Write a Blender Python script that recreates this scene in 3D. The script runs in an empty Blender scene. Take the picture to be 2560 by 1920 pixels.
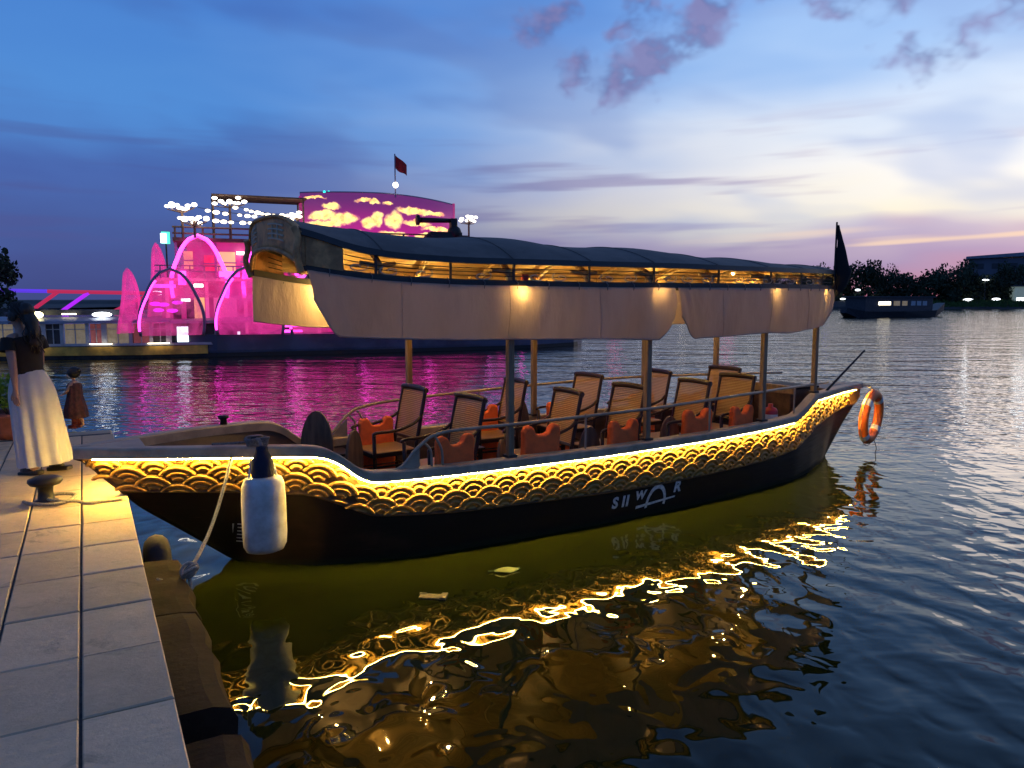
import bpy, bmesh, math, random
import numpy as np
from mathutils import Vector, Matrix
R = math.radians
random.seed(7)
scene = bpy.context.scene
COL = scene.collection

# ------------------------------------------------------------------ camera
F_PX, CAM_H, HORIZON = 760.0, 2.3, 300.0
PITCH = math.atan((384 - HORIZON) / F_PX)
cam_data = bpy.data.cameras.new('camera')
cam = bpy.data.objects.new('camera', cam_data)
COL.objects.link(cam)
cam.location = (0, 0, CAM_H)
cam.rotation_euler = (math.pi / 2 - PITCH, 0, 0)
cam_data.sensor_fit = 'HORIZONTAL'
cam_data.sensor_width = 36
cam_data.lens = 36 * F_PX / 1024
cam_data.clip_start = 0.05
cam_data.clip_end = 3000
scene.camera = cam

# ------------------------------------------------------------------ node helper
class Nd:
    """Small arithmetic wrapper round node sockets."""
    def __init__(s, t, sock): s.t, s.k = t, sock
    def _m(s, op, *o, clamp=False):
        n = s.t.nodes.new('ShaderNodeMath'); n.operation = op; n.use_clamp = clamp
        for i, a in enumerate((s,) + o):
            if isinstance(a, Nd): s.t.links.new(a.k, n.inputs[i])
            else: n.inputs[i].default_value = a
        return Nd(s.t, n.outputs[0])
    def __add__(s, o): return s._m('ADD', o)
    def __radd__(s, o): return s._m('ADD', o)
    def __sub__(s, o): return s._m('SUBTRACT', o)
    def __rsub__(s, o): return (s * -1) + o
    def __mul__(s, o): return s._m('MULTIPLY', o)
    def __rmul__(s, o): return s._m('MULTIPLY', o)
    def __truediv__(s, o): return s._m('DIVIDE', o)
    def pw(s, o): return s._m('POWER', o)
    def mx(s, o): return s._m('MAXIMUM', o)
    def mn(s, o): return s._m('MINIMUM', o)
    def sin(s): return s._m('SINE')
    def abs(s): return s._m('ABSOLUTE')
    def sqrt(s): return s._m('SQRT')
    def atan2(s, o): return s._m('ARCTAN2', o)
    def asin(s): return s._m('ARCSINE')
    def step(s, a, b, lo=0.0, hi=1.0):
        n = s.t.nodes.new('ShaderNodeMapRange'); n.interpolation_type = 'SMOOTHSTEP'
        s.t.links.new(s.k, n.inputs[0])
        for i, v in enumerate((a, b, lo, hi)): n.inputs[i + 1].default_value = v
        return Nd(s.t, n.outputs[0])
def comb(t, x, y, z):
    n = t.nodes.new('ShaderNodeCombineXYZ')
    for i, a in enumerate((x, y, z)):
        if isinstance(a, Nd): t.links.new(a.k, n.inputs[i])
        else: n.inputs[i].default_value = a
    return n.outputs[0]
def sep(t, sock):
    n = t.nodes.new('ShaderNodeSeparateXYZ'); t.links.new(sock, n.inputs[0])
    return [Nd(t, o) for o in n.outputs]
def noise(t, vec, scale=1.0, detail=2.0, rough=0.5, dist=0.0):
    n = t.nodes.new('ShaderNodeTexNoise')
    if vec is not None: t.links.new(vec, n.inputs['Vector'])
    n.inputs['Scale'].default_value = scale; n.inputs['Detail'].default_value = detail
    n.inputs['Roughness'].default_value = rough; n.inputs['Distortion'].default_value = dist
    return Nd(t, n.outputs[0])
def noise2(t, X, Y, o=0.0, detail=2.0, rough=0.5, dist=0.0):
    n = noise(t, comb(t, X + o * 13.7, Y + o * 5.1, 0.0), 1.0, detail, rough, dist)
    n.k.node.noise_dimensions = '2D'
    return n
def ramp(t, fac, stops, interp='EASE'):
    n = t.nodes.new('ShaderNodeValToRGB'); t.links.new(fac.k, n.inputs[0])
    cr = n.color_ramp; cr.interpolation = interp
    while len(cr.elements) < len(stops): cr.elements.new(0.5)
    for e, (p, c) in zip(cr.elements, stops): e.position = p; e.color = (*c, 1)
    return n.outputs[0]
def mixc(t, fac, a, b):
    n = t.nodes.new('ShaderNodeMix'); n.data_type = 'RGBA'
    if isinstance(fac, Nd): t.links.new(fac.k, n.inputs[0])
    else: n.inputs[0].default_value = fac
    for i, v in ((6, a), (7, b)):
        if isinstance(v, tuple): n.inputs[i].default_value = (*v[:3], 1)
        else: t.links.new(v, n.inputs[i])
    return n.outputs[2]
def lin(*c):
    return tuple(((v / 255) / 12.92 if v / 255 <= .04045 else ((v / 255 + .055) / 1.055) ** 2.4) for v in c)

# ------------------------------------------------------------------ world: dusk sky
SUN_AZ, SUN_EL = 40.0, 1.5      # azimuth from +Y towards +X, just outside the frame on the right
world = bpy.data.worlds.new('World'); scene.world = world; world.use_nodes = True
wt = world.node_tree; wt.nodes.clear()
out = wt.nodes.new('ShaderNodeOutputWorld'); bg = wt.nodes.new('ShaderNodeBackground')
wt.links.new(bg.outputs[0], out.inputs[0])
tc = wt.nodes.new('ShaderNodeTexCoord')
dx, dy, dz = sep(wt, tc.outputs['Generated'])
az = dx.atan2(dy) * (180 / math.pi)
el = dz.mn(1.0).mx(-1.0).asin() * (180 / math.pi)
elc = el.mx(0.0)
wa = noise2(wt, az * .045, elc * .16, 3.1, 3, .55)
wb_ = noise2(wt, az * .02 + elc * .03, elc * .11 - az * .012, 9.4, 2, .5)
elw = elc + (wa - .5) * 5.0 + (wb_ - .5) * 4.0
away = ramp(wt, elw * (1 / 60), [(0, lin(62, 74, 132)), (.05, lin(66, 83, 146)), (.13, lin(72, 104, 176)),
       (.22, lin(80, 140, 214)), (.32, lin(68, 124, 206)), (.6, lin(62, 98, 168)), (1, lin(66, 90, 142))], 'LINEAR')
tow = ramp(wt, elw * (1 / 60), [(0, lin(206, 126, 156)), (.02, lin(186, 138, 172)), (.045, lin(170, 154, 194)), (.07, lin(204, 188, 206)),
      (.09, lin(255, 246, 224)), (.14, lin(255, 253, 250)), (.19, lin(232, 242, 255)), (.26, lin(174, 208, 252)),
      (.36, lin(118, 170, 240)), (.6, lin(76, 118, 186)), (1, lin(72, 98, 150))], 'LINEAR')
daz = ((az - SUN_AZ).abs() - 180).abs() * -1 + 180
prox = (daz + (wa - .5) * 14 + (6 - elc).mx(0.0) * 1.6).step(64, 6)
sky_c = mixc(wt, prox, away, tow)
# thin grey-violet streaks lying low in the sky
st_n = noise2(wt, az * .05, elc * .62 - az * .012, 1.7, 3, .5)
st_m = st_n.step(.52, .72) * elc.step(.5, 3.5) * elc.step(15, 8)
sky_c = mixc(wt, st_m * .62, sky_c, mixc(wt, prox, lin(74, 86, 150), lin(170, 152, 192)))
st2 = noise2(wt, az * .035, elc * .75 - az * .03, 2.3, 2, .5)
st2m = st2.step(.6, .74) * elc.step(.6, 2) * elc.step(7, 3.5) * prox
sky_c = mixc(wt, st2m * .8, sky_c, lin(252, 220, 190))
# broad soft veils on the darker side
vl = noise2(wt, az * .05, elc * .17 + az * .02, 5.2, 3, .5)
sky_c = mixc(wt, vl.step(.47, .66) * elc.step(3, 7) * elc.step(30, 14) * .5, sky_c, mixc(wt, prox, lin(66, 92, 164), lin(150, 180, 232)))
# violet-grey puffs high up
wob1 = (noise2(wt, az * .22, elc * .3, 4.0, 3, .6) - .5)
wob2 = (noise2(wt, az * .22, elc * .3, 14.0, 3, .6) - .5)
pa, pe = az + wob1 * 5.5, elc + wob2 * 4.5
def capsule(ax, ay, bx, by, r0, r1):
    ux, uy = bx - ax, by - ay; L = ux * ux + uy * uy
    h = ((pa - ax) * ux + (pe - ay) * uy) * (1 / L)
    h = h.mx(0.0).mn(1.0)
    d = ((pa - ax - h * ux).pw(2.0) + (pe - ay - h * uy).pw(2.0)).sqrt()
    return d - (h * (r1 - r0) + r0)
caps = [(6.6, 14.6, 10.5, 16.8, .8, 1.4), (10.5, 16.8, 14.5, 20, 1.4, 1.7), (14.5, 19.7, 18.5, 20.6, 1.2, .5), (3.9, 15.3, 5.6, 16.1, .45, .7),
        (8.4, 18.4, 9.6, 19.6, .6, 1.1), (.6, 18.2, 3.0, 19.4, .6, 1.1), (25.4, 15.5, 27.4, 14.9, .5, .8), (27.4, 14.9, 31.5, 16.4, .65, .25),
        (31.4, 16.6, 34.5, 18.4, .5, 1.5), (20.5, 19.2, 26, 18.7, .3, .6), (-22, 25, -12, 27, .8, 1.2)]
dmin = None
for c in caps:
    d = capsule(*c); dmin = d if dmin is None else dmin.mn(d)
body = noise2(wt, az * .3, elc * .42, 7.0, 3, .55)
pm = dmin.step(.72, -.9) * body.step(.24, .56)
puff = mixc(wt, body.step(.36, .62), lin(86, 95, 152), lin(146, 138, 186))
sky_c = mixc(wt, pm * .85, sky_c, mixc(wt, prox * .3 + .5, lin(80, 90, 152), puff))
# physical sky adds the after-glow
ns = wt.nodes.new('ShaderNodeTexSky'); ns.sky_type = 'NISHITA'; ns.sun_disc = False
ns.sun_elevation = R(SUN_EL); ns.sun_rotation = R(SUN_AZ); ns.air_density = 1.0; ns.dust_density = 1.0
add = wt.nodes.new('ShaderNodeVectorMath'); add.operation = 'MULTIPLY_ADD'
wt.links.new(ns.outputs[0], add.inputs[0]); add.inputs[1].default_value = (.006, .006, .006)
wt.links.new(sky_c, add.inputs[2])
wt.links.new(add.outputs[0], bg.inputs[0]); bg.inputs[1].default_value = 1.0
world.cycles.sampling_method = 'MANUAL'; world.cycles.sample_map_resolution = 256

# ------------------------------------------------------------------ sun (already down: only a faint warm glow)
sd = bpy.data.lights.new('sun', 'SUN'); sd.energy = .12; sd.angle = R(20); sd.color = (1, .78, .62)
so = bpy.data.objects.new('sun', sd); COL.objects.link(so)
so.rotation_euler = (R(90 - 6), 0, R(180 - SUN_AZ))
scene.view_settings.view_transform = 'Standard'; scene.view_settings.look = 'None'
scene.view_settings.exposure = 0; scene.view_settings.gamma = 1
scene.view_settings.use_curve_mapping = False
scene.cycles.use_denoising = True
scene.cycles.max_bounces = 8; scene.cycles.transparent_max_bounces = 8
scene.cycles.sample_clamp_indirect = 6.0
scene.cycles.caustics_reflective = False; scene.cycles.caustics_refractive = False

# ------------------------------------------------------------------ materials
M = {}
def mat(name, col, rough=.6, metal=0, var=0.0, vscale=6, bump=0.0, bscale=40, spec=.5, emit=None, es=0, trans=0.0, stretch=(1, 1, 1), col2=None):
    m = bpy.data.materials.new(name); m.use_nodes = True; t = m.node_tree
    b = t.nodes['Principled BSDF']
    b.inputs['Base Color'].default_value = (*col, 1); b.inputs['Roughness'].default_value = rough
    b.inputs['Metallic'].default_value = metal; b.inputs['Specular IOR Level'].default_value = spec
    co = t.nodes.new('ShaderNodeTexCoord'); mp = t.nodes.new('ShaderNodeMapping')
    t.links.new(co.outputs['Object'], mp.inputs[0]); mp.inputs['Scale'].default_value = stretch
    v = mp.outputs[0]
    if var or col2:
        n = noise(t, v, vscale, 4, .6)
        c2 = col2 if col2 else tuple(x * (1 - var) for x in col)
        c1 = col if col2 else tuple(min(1, x * (1 + var)) for x in col)
        t.links.new(mixc(t, n.step(.35, .65), c2, c1), b.inputs['Base Color'])
        t.links.new((n * .25 + (rough - .12)).k, b.inputs['Roughness'])
    if bump:
        bn = t.nodes.new('ShaderNodeBump'); bn.inputs['Strength'].default_value = 1; bn.inputs['Distance'].default_value = bump
        t.links.new(noise(t, v, bscale, 4, .6).k, bn.inputs['Height']); t.links.new(bn.outputs[0], b.inputs['Normal'])
    if emit:
        b.inputs['Emission Color'].default_value = (*emit, 1); b.inputs['Emission Strength'].default_value = es
    if trans:
        tr = t.nodes.new('ShaderNodeBsdfTranslucent'); mx = t.nodes.new('ShaderNodeMixShader')
        tr.inputs[0].default_value = (*col, 1); mx.inputs[0].default_value = trans
        t.links.new(b.outputs[0], mx.inputs[1]); t.links.new(tr.outputs[0], mx.inputs[2])
        t.links.new(mx.outputs[0], t.nodes['Material Output'].inputs[0])
    M[name] = m
    return m
def hull_mat():
    m = mat('hull_black', (.015, .010, .0075), .42, spec=.18); t = m.node_tree; b = t.nodes['Principled BSDF']
    co = t.nodes.new('ShaderNodeTexCoord'); x, y, z = sep(t, co.outputs['Object'])
    blot = noise(t, comb(t, x * 1.1, y, z * 2.2), 1.0, 4, .6)
    scuff = noise(t, comb(t, x * 2.5, y, z * 40), 1.0, 4, .7)
    c = mixc(t, blot.step(.55, .75) * .5, (.015, .010, .0075), (.06, .036, .022))
    c = mixc(t, scuff.step(.66, .74) * blot.step(.4, .6) * .6, c, (.10, .085, .07))
    wl = (z + (blot - .5) * .09).step(.075, .015)          # algae line just above the water
    c = mixc(t, wl * .75, c, (.040, .042, .016))
    t.links.new(c, b.inputs['Base Color'])
    t.links.new((scuff * .3 + wl * .2 + .42).k, b.inputs['Roughness'])
    bn = t.nodes.new('ShaderNodeBump'); bn.inputs['Distance'].default_value = .003
    t.links.new((blot * .8 + scuff * .2).k, bn.inputs['Height']); t.links.new(bn.outputs[0], b.inputs['Normal'])
hull_mat()
mat('cap_grey', (.42, .315, .20), .55, var=.18, vscale=5, bump=.0008)
mat('bulwark_brown', (.10, .055, .035), .5, var=.3, vscale=4, stretch=(.3, 2, 2))
mat('floor_wood', (.075, .04, .028), .35, var=.35, vscale=7, stretch=(.2, 3, 1))
mat('gold_carving', (.36, .185, .033), .5, metal=.1, var=.22, vscale=14, bump=.002, bscale=45)
mat('carving_ground', (.11, .052, .011), .6, var=.3, vscale=12)
mat('led', (1, .8, .3), .5, emit=(1, .66, .12), es=520)
mat('bulb', (1, .85, .5), .5, emit=(1, .64, .17), es=1250)
mat('bulb_dim', (1, .85, .5), .5, emit=(1, .62, .16), es=600)
mat('bulb_faint', (1, .85, .5), .5, emit=(1, .62, .16), es=330)
mat('pipe', (.40, .31, .21), .42, metal=.2, var=.15)
mat('post_wood', (.26, .17, .09), .5, var=.25, vscale=8, stretch=(3, 3, .4))
mat('dark_frame', (.035, .03, .027), .5, var=.2)
mat('tarp', (.14, .112, .092), .8, var=.2, vscale=3, bump=.002, bscale=60)
mat('ceiling_wood', (.46, .30, .13), .55, var=.3, vscale=6, stretch=(.4, 4, 4))
mat('fascia_wood', (.54, .27, .10), .65, var=.35, vscale=7, stretch=(1, 1, 1), bump=.003, bscale=30)
mat('fascia_pale', (.48, .42, .30), .5)
mat('curtain', (.48, .37, .305), .85, var=.12, vscale=1.6, bump=.02, bscale=4.5, trans=.26, stretch=(1.6, 1.6, .55))
mat('chair_wood', (.030, .014, .010), .36, spec=.35)
mat('vest', (.95, .155, .03), .75, var=.14, vscale=11, bump=.004, bscale=16)
mat('vest_strap', (.03, .03, .035), .7)
mat('panel_wood', (.17, .095, .05), .5, var=.3, vscale=5, stretch=(4, 4, .5))
mat('fender_white', (.64, .62, .57), .5, bump=.002, bscale=14, vscale=7, col2=(.47, .43, .36))
mat('fender_sock', (.012, .014, .035), .9, var=.2, bump=.003, bscale=120)
mat('rope', (.34, .29, .22), .9, var=.25, vscale=60, bump=.006, bscale=160)
mat('rope_grey', (.15, .15, .15), .9, var=.25, vscale=60, bump=.006, bscale=160)
mat('paint_white', (.62, .60, .55), .6, var=.2, vscale=30)
mat('buoy_orange', (.80, .16, .02), .5, var=.08)
mat('buoy_white', (.75, .73, .68), .5, var=.08)
mat('red_plastic', (.42, .02, .018), .4)
mat('flag_black', (.008, .008, .010), .9, var=.2)
mat('flag_red', (.55, .02, .02), .8)
mat('metal_dark', (.012, .012, .013), .5, metal=.3, var=.3, bump=.003, bscale=25)
mat('rubber', (.016, .015, .014), .8, var=.3, bump=.004, bscale=30)
mat('leaf_green', (.10, .20, .015), .6, var=.35, vscale=9, trans=.3)
mat('leaf_float', (.055, .10, .012), .5, var=.3)
mat('scrap', (.13, .10, .055), .8, var=.4, vscale=40)
mat('pot_red', (.22, .07, .055), .6, var=.2, vscale=8)
mat('soil', (.03, .022, .016), .95)
mat('tree_leaf', (.035, .050, .022), .8, var=.3, vscale=.4)
mat('bark', (.05, .035, .025), .9, var=.3)
mat('grass', (.055, .10, .018), .9, var=.3, vscale=.5)
mat('bank_earth', (.05, .047, .04), .9, var=.3, vscale=.2)
mat('skin', (.38, .20, .14), .55, var=.06)
mat('hair', (.010, .008, .007), .5, var=.3, vscale=40, stretch=(4, 4, .4), bump=.004, bscale=60)
mat('black_cloth', (.004, .004, .004), .85, var=.2)
mat('white_skirt', (.62, .57, .55), .85, var=.05, vscale=8, bump=.003, bscale=30, trans=.15)
mat('maroon_cloth', (.055, .016, .02), .85, var=.4, vscale=20)
mat('red_cloth', (.12, .012, .012), .8)
mat('shoe', (.008, .008, .008), .4)
mat('pb_hull', (.10, .11, .17), .45, var=.2, vscale=.8)
mat('pb_dark', (.012, .012, .014), .6)
mat('pb_wall_glow', (.42, .08, .22), .6, var=.25, vscale=.8, emit=(.9, .05, .36), es=.26)  # pink lighting on the walls put in as emission
mat('pb_wall_glow_bright', (.5, .12, .26), .6, var=.25, vscale=.8, emit=(1, .10, .42), es=.62)  # stronger emission stands in for brighter pink lighting on the facade
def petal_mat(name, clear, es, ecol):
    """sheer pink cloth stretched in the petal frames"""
    m = mat(name, (.45, .10, .24), .6, var=.3, vscale=1.2, emit=ecol, es=es); t = m.node_tree  # floodlight on the cloth is put into the material as emission
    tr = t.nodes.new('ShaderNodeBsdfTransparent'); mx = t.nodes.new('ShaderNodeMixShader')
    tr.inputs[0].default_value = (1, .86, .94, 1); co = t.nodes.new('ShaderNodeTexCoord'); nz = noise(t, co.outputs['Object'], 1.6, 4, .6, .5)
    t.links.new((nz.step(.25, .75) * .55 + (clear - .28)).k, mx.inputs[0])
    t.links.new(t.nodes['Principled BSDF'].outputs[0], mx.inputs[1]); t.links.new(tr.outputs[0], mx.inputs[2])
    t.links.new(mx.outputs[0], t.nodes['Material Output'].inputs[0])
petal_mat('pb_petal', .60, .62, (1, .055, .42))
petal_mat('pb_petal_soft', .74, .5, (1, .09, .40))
mat('pb_neon', (1, .2, .8), .5, emit=(1, .05, .62), es=4.5)
mat('pb_rim', (.26, .22, .30), .5)
mat('pb_warm', (.6, .4, .2), .6, emit=(1, .55, .22), es=.75)
mat('pb_white', (.9, .9, .9), .5, emit=(1, .90, .74), es=6)
mat('pb_string', (.9, .9, .9), .5, emit=(1, .82, .54), es=4.5)
mat('pb_red', (.5, .02, .06), .5, emit=(.9, .01, .08), es=.9)
mat('green_sign', (.1, .6, .4), .5, emit=(.08, .85, .45), es=1.6)
mat('white_sign', (.8, .9, .9), .5, emit=(.75, .95, 1), es=3)
mat('cyan_lamp', (.1, .8, .7), .5, emit=(.02, .8, .65), es=2)
mat('deck_brown', (.12, .07, .045), .6, var=.3, vscale=3)
mat('sb_yellow', (.62, .36, .05), .5, var=.35, vscale=1.5)
mat('sb_roof', (.22, .23, .27), .5, var=.15, vscale=1)
mat('sb_frame', (.42, .44, .46), .5, var=.1)
mat('sb_inside', (.30, .28, .20), .8, var=.5, vscale=2.2, emit=(.8, .62, .38), es=.16)
mat('sb_inside_red', (.26, .09, .09), .8, var=.5, vscale=2.2, emit=(.8, .2, .2), es=.14)
mat('sb_dark', (.035, .037, .042), .5, var=.3)
mat('lit_window', (.8, .9, 1), .5, emit=(.72, .88, 1), es=2.6)
mat('lamp_white', (1, 1, 1), .5, emit=(.86, .93, 1), es=8)
mat('lamp_yellow', (1, .9, .5), .5, emit=(1, .88, .42), es=8)
mat('far_white', (1, 1, 1), .5, emit=(.92, .97, 1), es=3)
mat('far_warm', (1, .9, .7), .5, emit=(1, .86, .6), es=5)
mat('far_pink', (1, .2, .5), .5, emit=(1, .12, .36), es=3)
mat('far_blue', (.1, .1, .9), .5, emit=(.10, .07, 1), es=3)
mat('far_wall', (.12, .12, .14), .8, var=.2, vscale=.1)
mat('far_wall_lit', (.30, .36, .34), .8, var=.2, vscale=.3, emit=(.6, .8, .72), es=.15)
mat('br_blue', (.1, .05, .5), .5, emit=(.13, .05, .85), es=.85)
mat('br_red', (.4, .03, .1), .5, emit=(.62, .03, .10), es=.75)
mat('br_redhot', (.8, .03, .03), .5, emit=(1, .03, .03), es=2.2)
mat('br_violet', (.3, .03, .6), .5, emit=(.42, .02, .85), es=1.1)
mat('br_violethot', (.6, .03, .9), .5, emit=(.75, .02, 1), es=2.4)
mat('concrete_dark', (.07, .07, .075), .8, var=.2)

def stone_mat(name, c1, c2, rough, sc, spec=.35):
    m = bpy.data.materials.new(name); m.use_nodes = True; t = m.node_tree; b = t.nodes['Principled BSDF']
    b.inputs['Specular IOR Level'].default_value = spec
    g = t.nodes.new('ShaderNodeNewGeometry'); oi = t.nodes.new('ShaderNodeObjectInfo')
    n1 = noise(t, g.outputs['Position'], sc, 5, .62); n2 = noise(t, g.outputs['Position'], sc * 7, 4, .65)
    n3 = noise(t, g.outputs['Position'], sc * .35, 3, .5)
    rnd = Nd(t, oi.outputs['Random'])
    f = (n1 * .5 + n2 * .25 + n3 * .45 + (rnd - .5) * .22)
    sc_ = mixc(t, f.step(.38, .82), c2, c1)
    n4 = noise(t, g.outputs['Position'], sc * 1.3, 6, .7, 1.2)
    sc_ = mixc(t, n4.step(.56, .70) * .55, sc_, tuple(v * .42 for v in c2))
    n5 = noise(t, g.outputs['Position'], sc * 22, 3, .6)
    sc_ = mixc(t, n5.step(.62, .72) * .35, sc_, tuple(v * .5 for v in c2))
    t.links.new(sc_, b.inputs['Base Color'])
    t.links.new((n2 * .3 + (rough - .15) - n4.step(.52, .7) * .2).k, b.inputs['Roughness'])
    bn = t.nodes.new('ShaderNodeBump'); bn.inputs['Distance'].default_value = .006
    x, y, z = sep(t, g.outputs['Position'])
    streak = noise(t, comb(t, (x * .8 + y * .6) * 3, (y * .8 - x * .6) * 22, z), 1.0, 4, .6)
    t.links.new((streak * .7 + n2 * .6).k, bn.inputs['Height']); t.links.new(bn.outputs[0], b.inputs['Normal'])
    M[name] = m
stone_mat('slab', (.78, .555, .345), (.54, .38, .23), .8, 2.2, .2)
stone_mat('ledge_stone', (.062, .036, .023), (.014, .009, .007), .85, 3.0, .06)
stone_mat('quay_side', (.11, .09, .075), (.04, .035, .03), .6, 2.5)
mat('joint', (.06, .055, .05), .9, var=.3, vscale=30)

def rattan():
    m = bpy.data.materials.new('rattan'); m.use_nodes = True; t = m.node_tree; b = t.nodes['Principled BSDF']
    co = t.nodes.new('ShaderNodeTexCoord'); x, y, z = sep(t, co.outputs['Object'])
    w = (z * 330).sin() * .5 + .5; w2 = (y * 260).sin() * .5 + .5
    n = noise(t, co.outputs['Object'], 20, 3, .6)
    t.links.new(mixc(t, (w * .75 + w2 * .12 + n * .3).step(.2, .95), (.30, .15, .045), (.58, .33, .12)), b.inputs['Base Color'])
    b.inputs['Roughness'].default_value = .42
    bn = t.nodes.new('ShaderNodeBump'); bn.inputs['Distance'].default_value = .004
    t.links.new((w + w2 * .4).k, bn.inputs['Height']); t.links.new(bn.outputs[0], b.inputs['Normal'])
    tr = t.nodes.new('ShaderNodeBsdfTransparent'); mx = t.nodes.new('ShaderNodeMixShader')
    mx.inputs[0].default_value = .16
    t.links.new(b.outputs[0], mx.inputs[1]); t.links.new(tr.outputs[0], mx.inputs[2])
    t.links.new(mx.outputs[0], t.nodes['Material Output'].inputs[0])
    M['rattan'] = m
rattan()

def screen_mat():
    """magenta light panel with yellow lotus blossoms"""
    m = bpy.data.materials.new('lotus_screen'); m.use_nodes = True; t = m.node_tree; b = t.nodes['Principled BSDF']
    co = t.nodes.new('ShaderNodeTexCoord'); x, y, z = sep(t, co.outputs['Object'])
    u = x; v = z
    wob = (noise(t, co.outputs['Object'], 2.2, 3, .6) - .5)
    wob2 = (noise(t, comb(t, x, y, z + 17), 2.2, 3, .6) - .5)
    uu, vv = u + wob * .5, v + wob2 * .4
    blobs = [(-6.3, .28, .5, .17), (-6.2, .75, .62, .14), (-6.25, 1.15, .48, .2), (-5.4, 1.0, .52, .24), (-5.2, .25, .6, .22), (-4.3, .8, .3, .22),
             (-3.9, 1.0, .25, .3), (-3.1, 1.0, .34, .34), (-3.2, .3, .6, .16), (-2.2, 1.45, .7, .14), (-1.0, 1.4, .5, .1), (-5.9, 1.55, .35, .14),
             (-4.0, 1.75, .22, .08), (-3.4, 1.72, .2, .08), (-6.6, 1.95, .4, .06), (-2.0, .9, .6, .12), (-.9, .7, .7, .1), (-1.5, .35, .5, .12), (-4.5, 1.8, .3, .07)]
    tot = None
    for cx, cz, rx, rz in blobs:
        d = ((uu - cx) * (1 / rx)).pw(2.0) + ((vv - cz) * (1 / rz)).pw(2.0)
        g = d.step(2.0, .5)
        tot = g if tot is None else tot.mx(g)
    inner = noise(t, co.outputs['Object'], 3.4, 3, .6).step(.3, .7)
    low = v.step(2.0, .2)
    basec = mixc(t, low, lin(118, 48, 122), lin(214, 44, 156))
    yel = mixc(t, inner, lin(236, 150, 90), lin(255, 238, 130))
    c = mixc(t, tot, basec, yel)
    b.inputs['Base Color'].default_value = (.1, .03, .08, 1)
    t.links.new(c, b.inputs['Emission Color'])
    t.links.new((tot * 1.3 + .75).k, b.inputs['Emission Strength'])
    M['lotus_screen'] = m
screen_mat()

def water_mat():
    m = bpy.data.materials.new('river_water'); m.use_nodes = True; t = m.node_tree; b = t.nodes['Principled BSDF']
    b.inputs['Base Color'].default_value = (.0105, .0135, .0016, 1)
    b.inputs['Roughness'].default_value = .015; b.inputs['IOR'].default_value = 1.333
    g = t.nodes.new('ShaderNodeNewGeometry'); x, y, z = sep(t, g.outputs['Position'])
    NZ_ = lambda sx, sy, o, d=2, r=.5, ds=0.0: noise2(t, x * sx, y * sy, o, d, r, ds)
    # sheltered between quay and boat, livelier in the open river
    open_ = ((x * .75 + y * .5) + (NZ_(.5, .5, 3, 1) - .5) * 2).step(2.2, 6.5)
    far = y.step(8.5, 15)
    calm = NZ_(1.7, 1.2, 0, 1, .45, .3) * .021
    mid = NZ_(4.0, 3.0, 5, 1, .4, .5) * .0092
    chop = NZ_(2.0, 4.6, 11, 2, .55) * .030
    swl = NZ_(.24, .62, 31, 2, .5) * .15 * y.step(11, 26)
    ph = (x * .80 + y * .60) * 13.5 + NZ_(.9, .9, 21, 1) * 5.5
    rings = (ph.sin() * .5 + .5) * .0075
    mask_r = (x * 1.0).step(.6, 2.4) * y.step(8.5, 5.5) * NZ_(.8, .8, 41, 1).step(.25, .55)
    h = calm + mid + rings * mask_r + chop * (open_ * .14 + far * .86) + swl
    bn = t.nodes.new('ShaderNodeBump'); bn.inputs['Strength'].default_value = 1; bn.inputs['Distance'].default_value = 1
    t.links.new(h.k, bn.inputs['Height']); t.links.new(bn.outputs[0], b.inputs['Normal'])
    M['river_water'] = m
water_mat()

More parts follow.
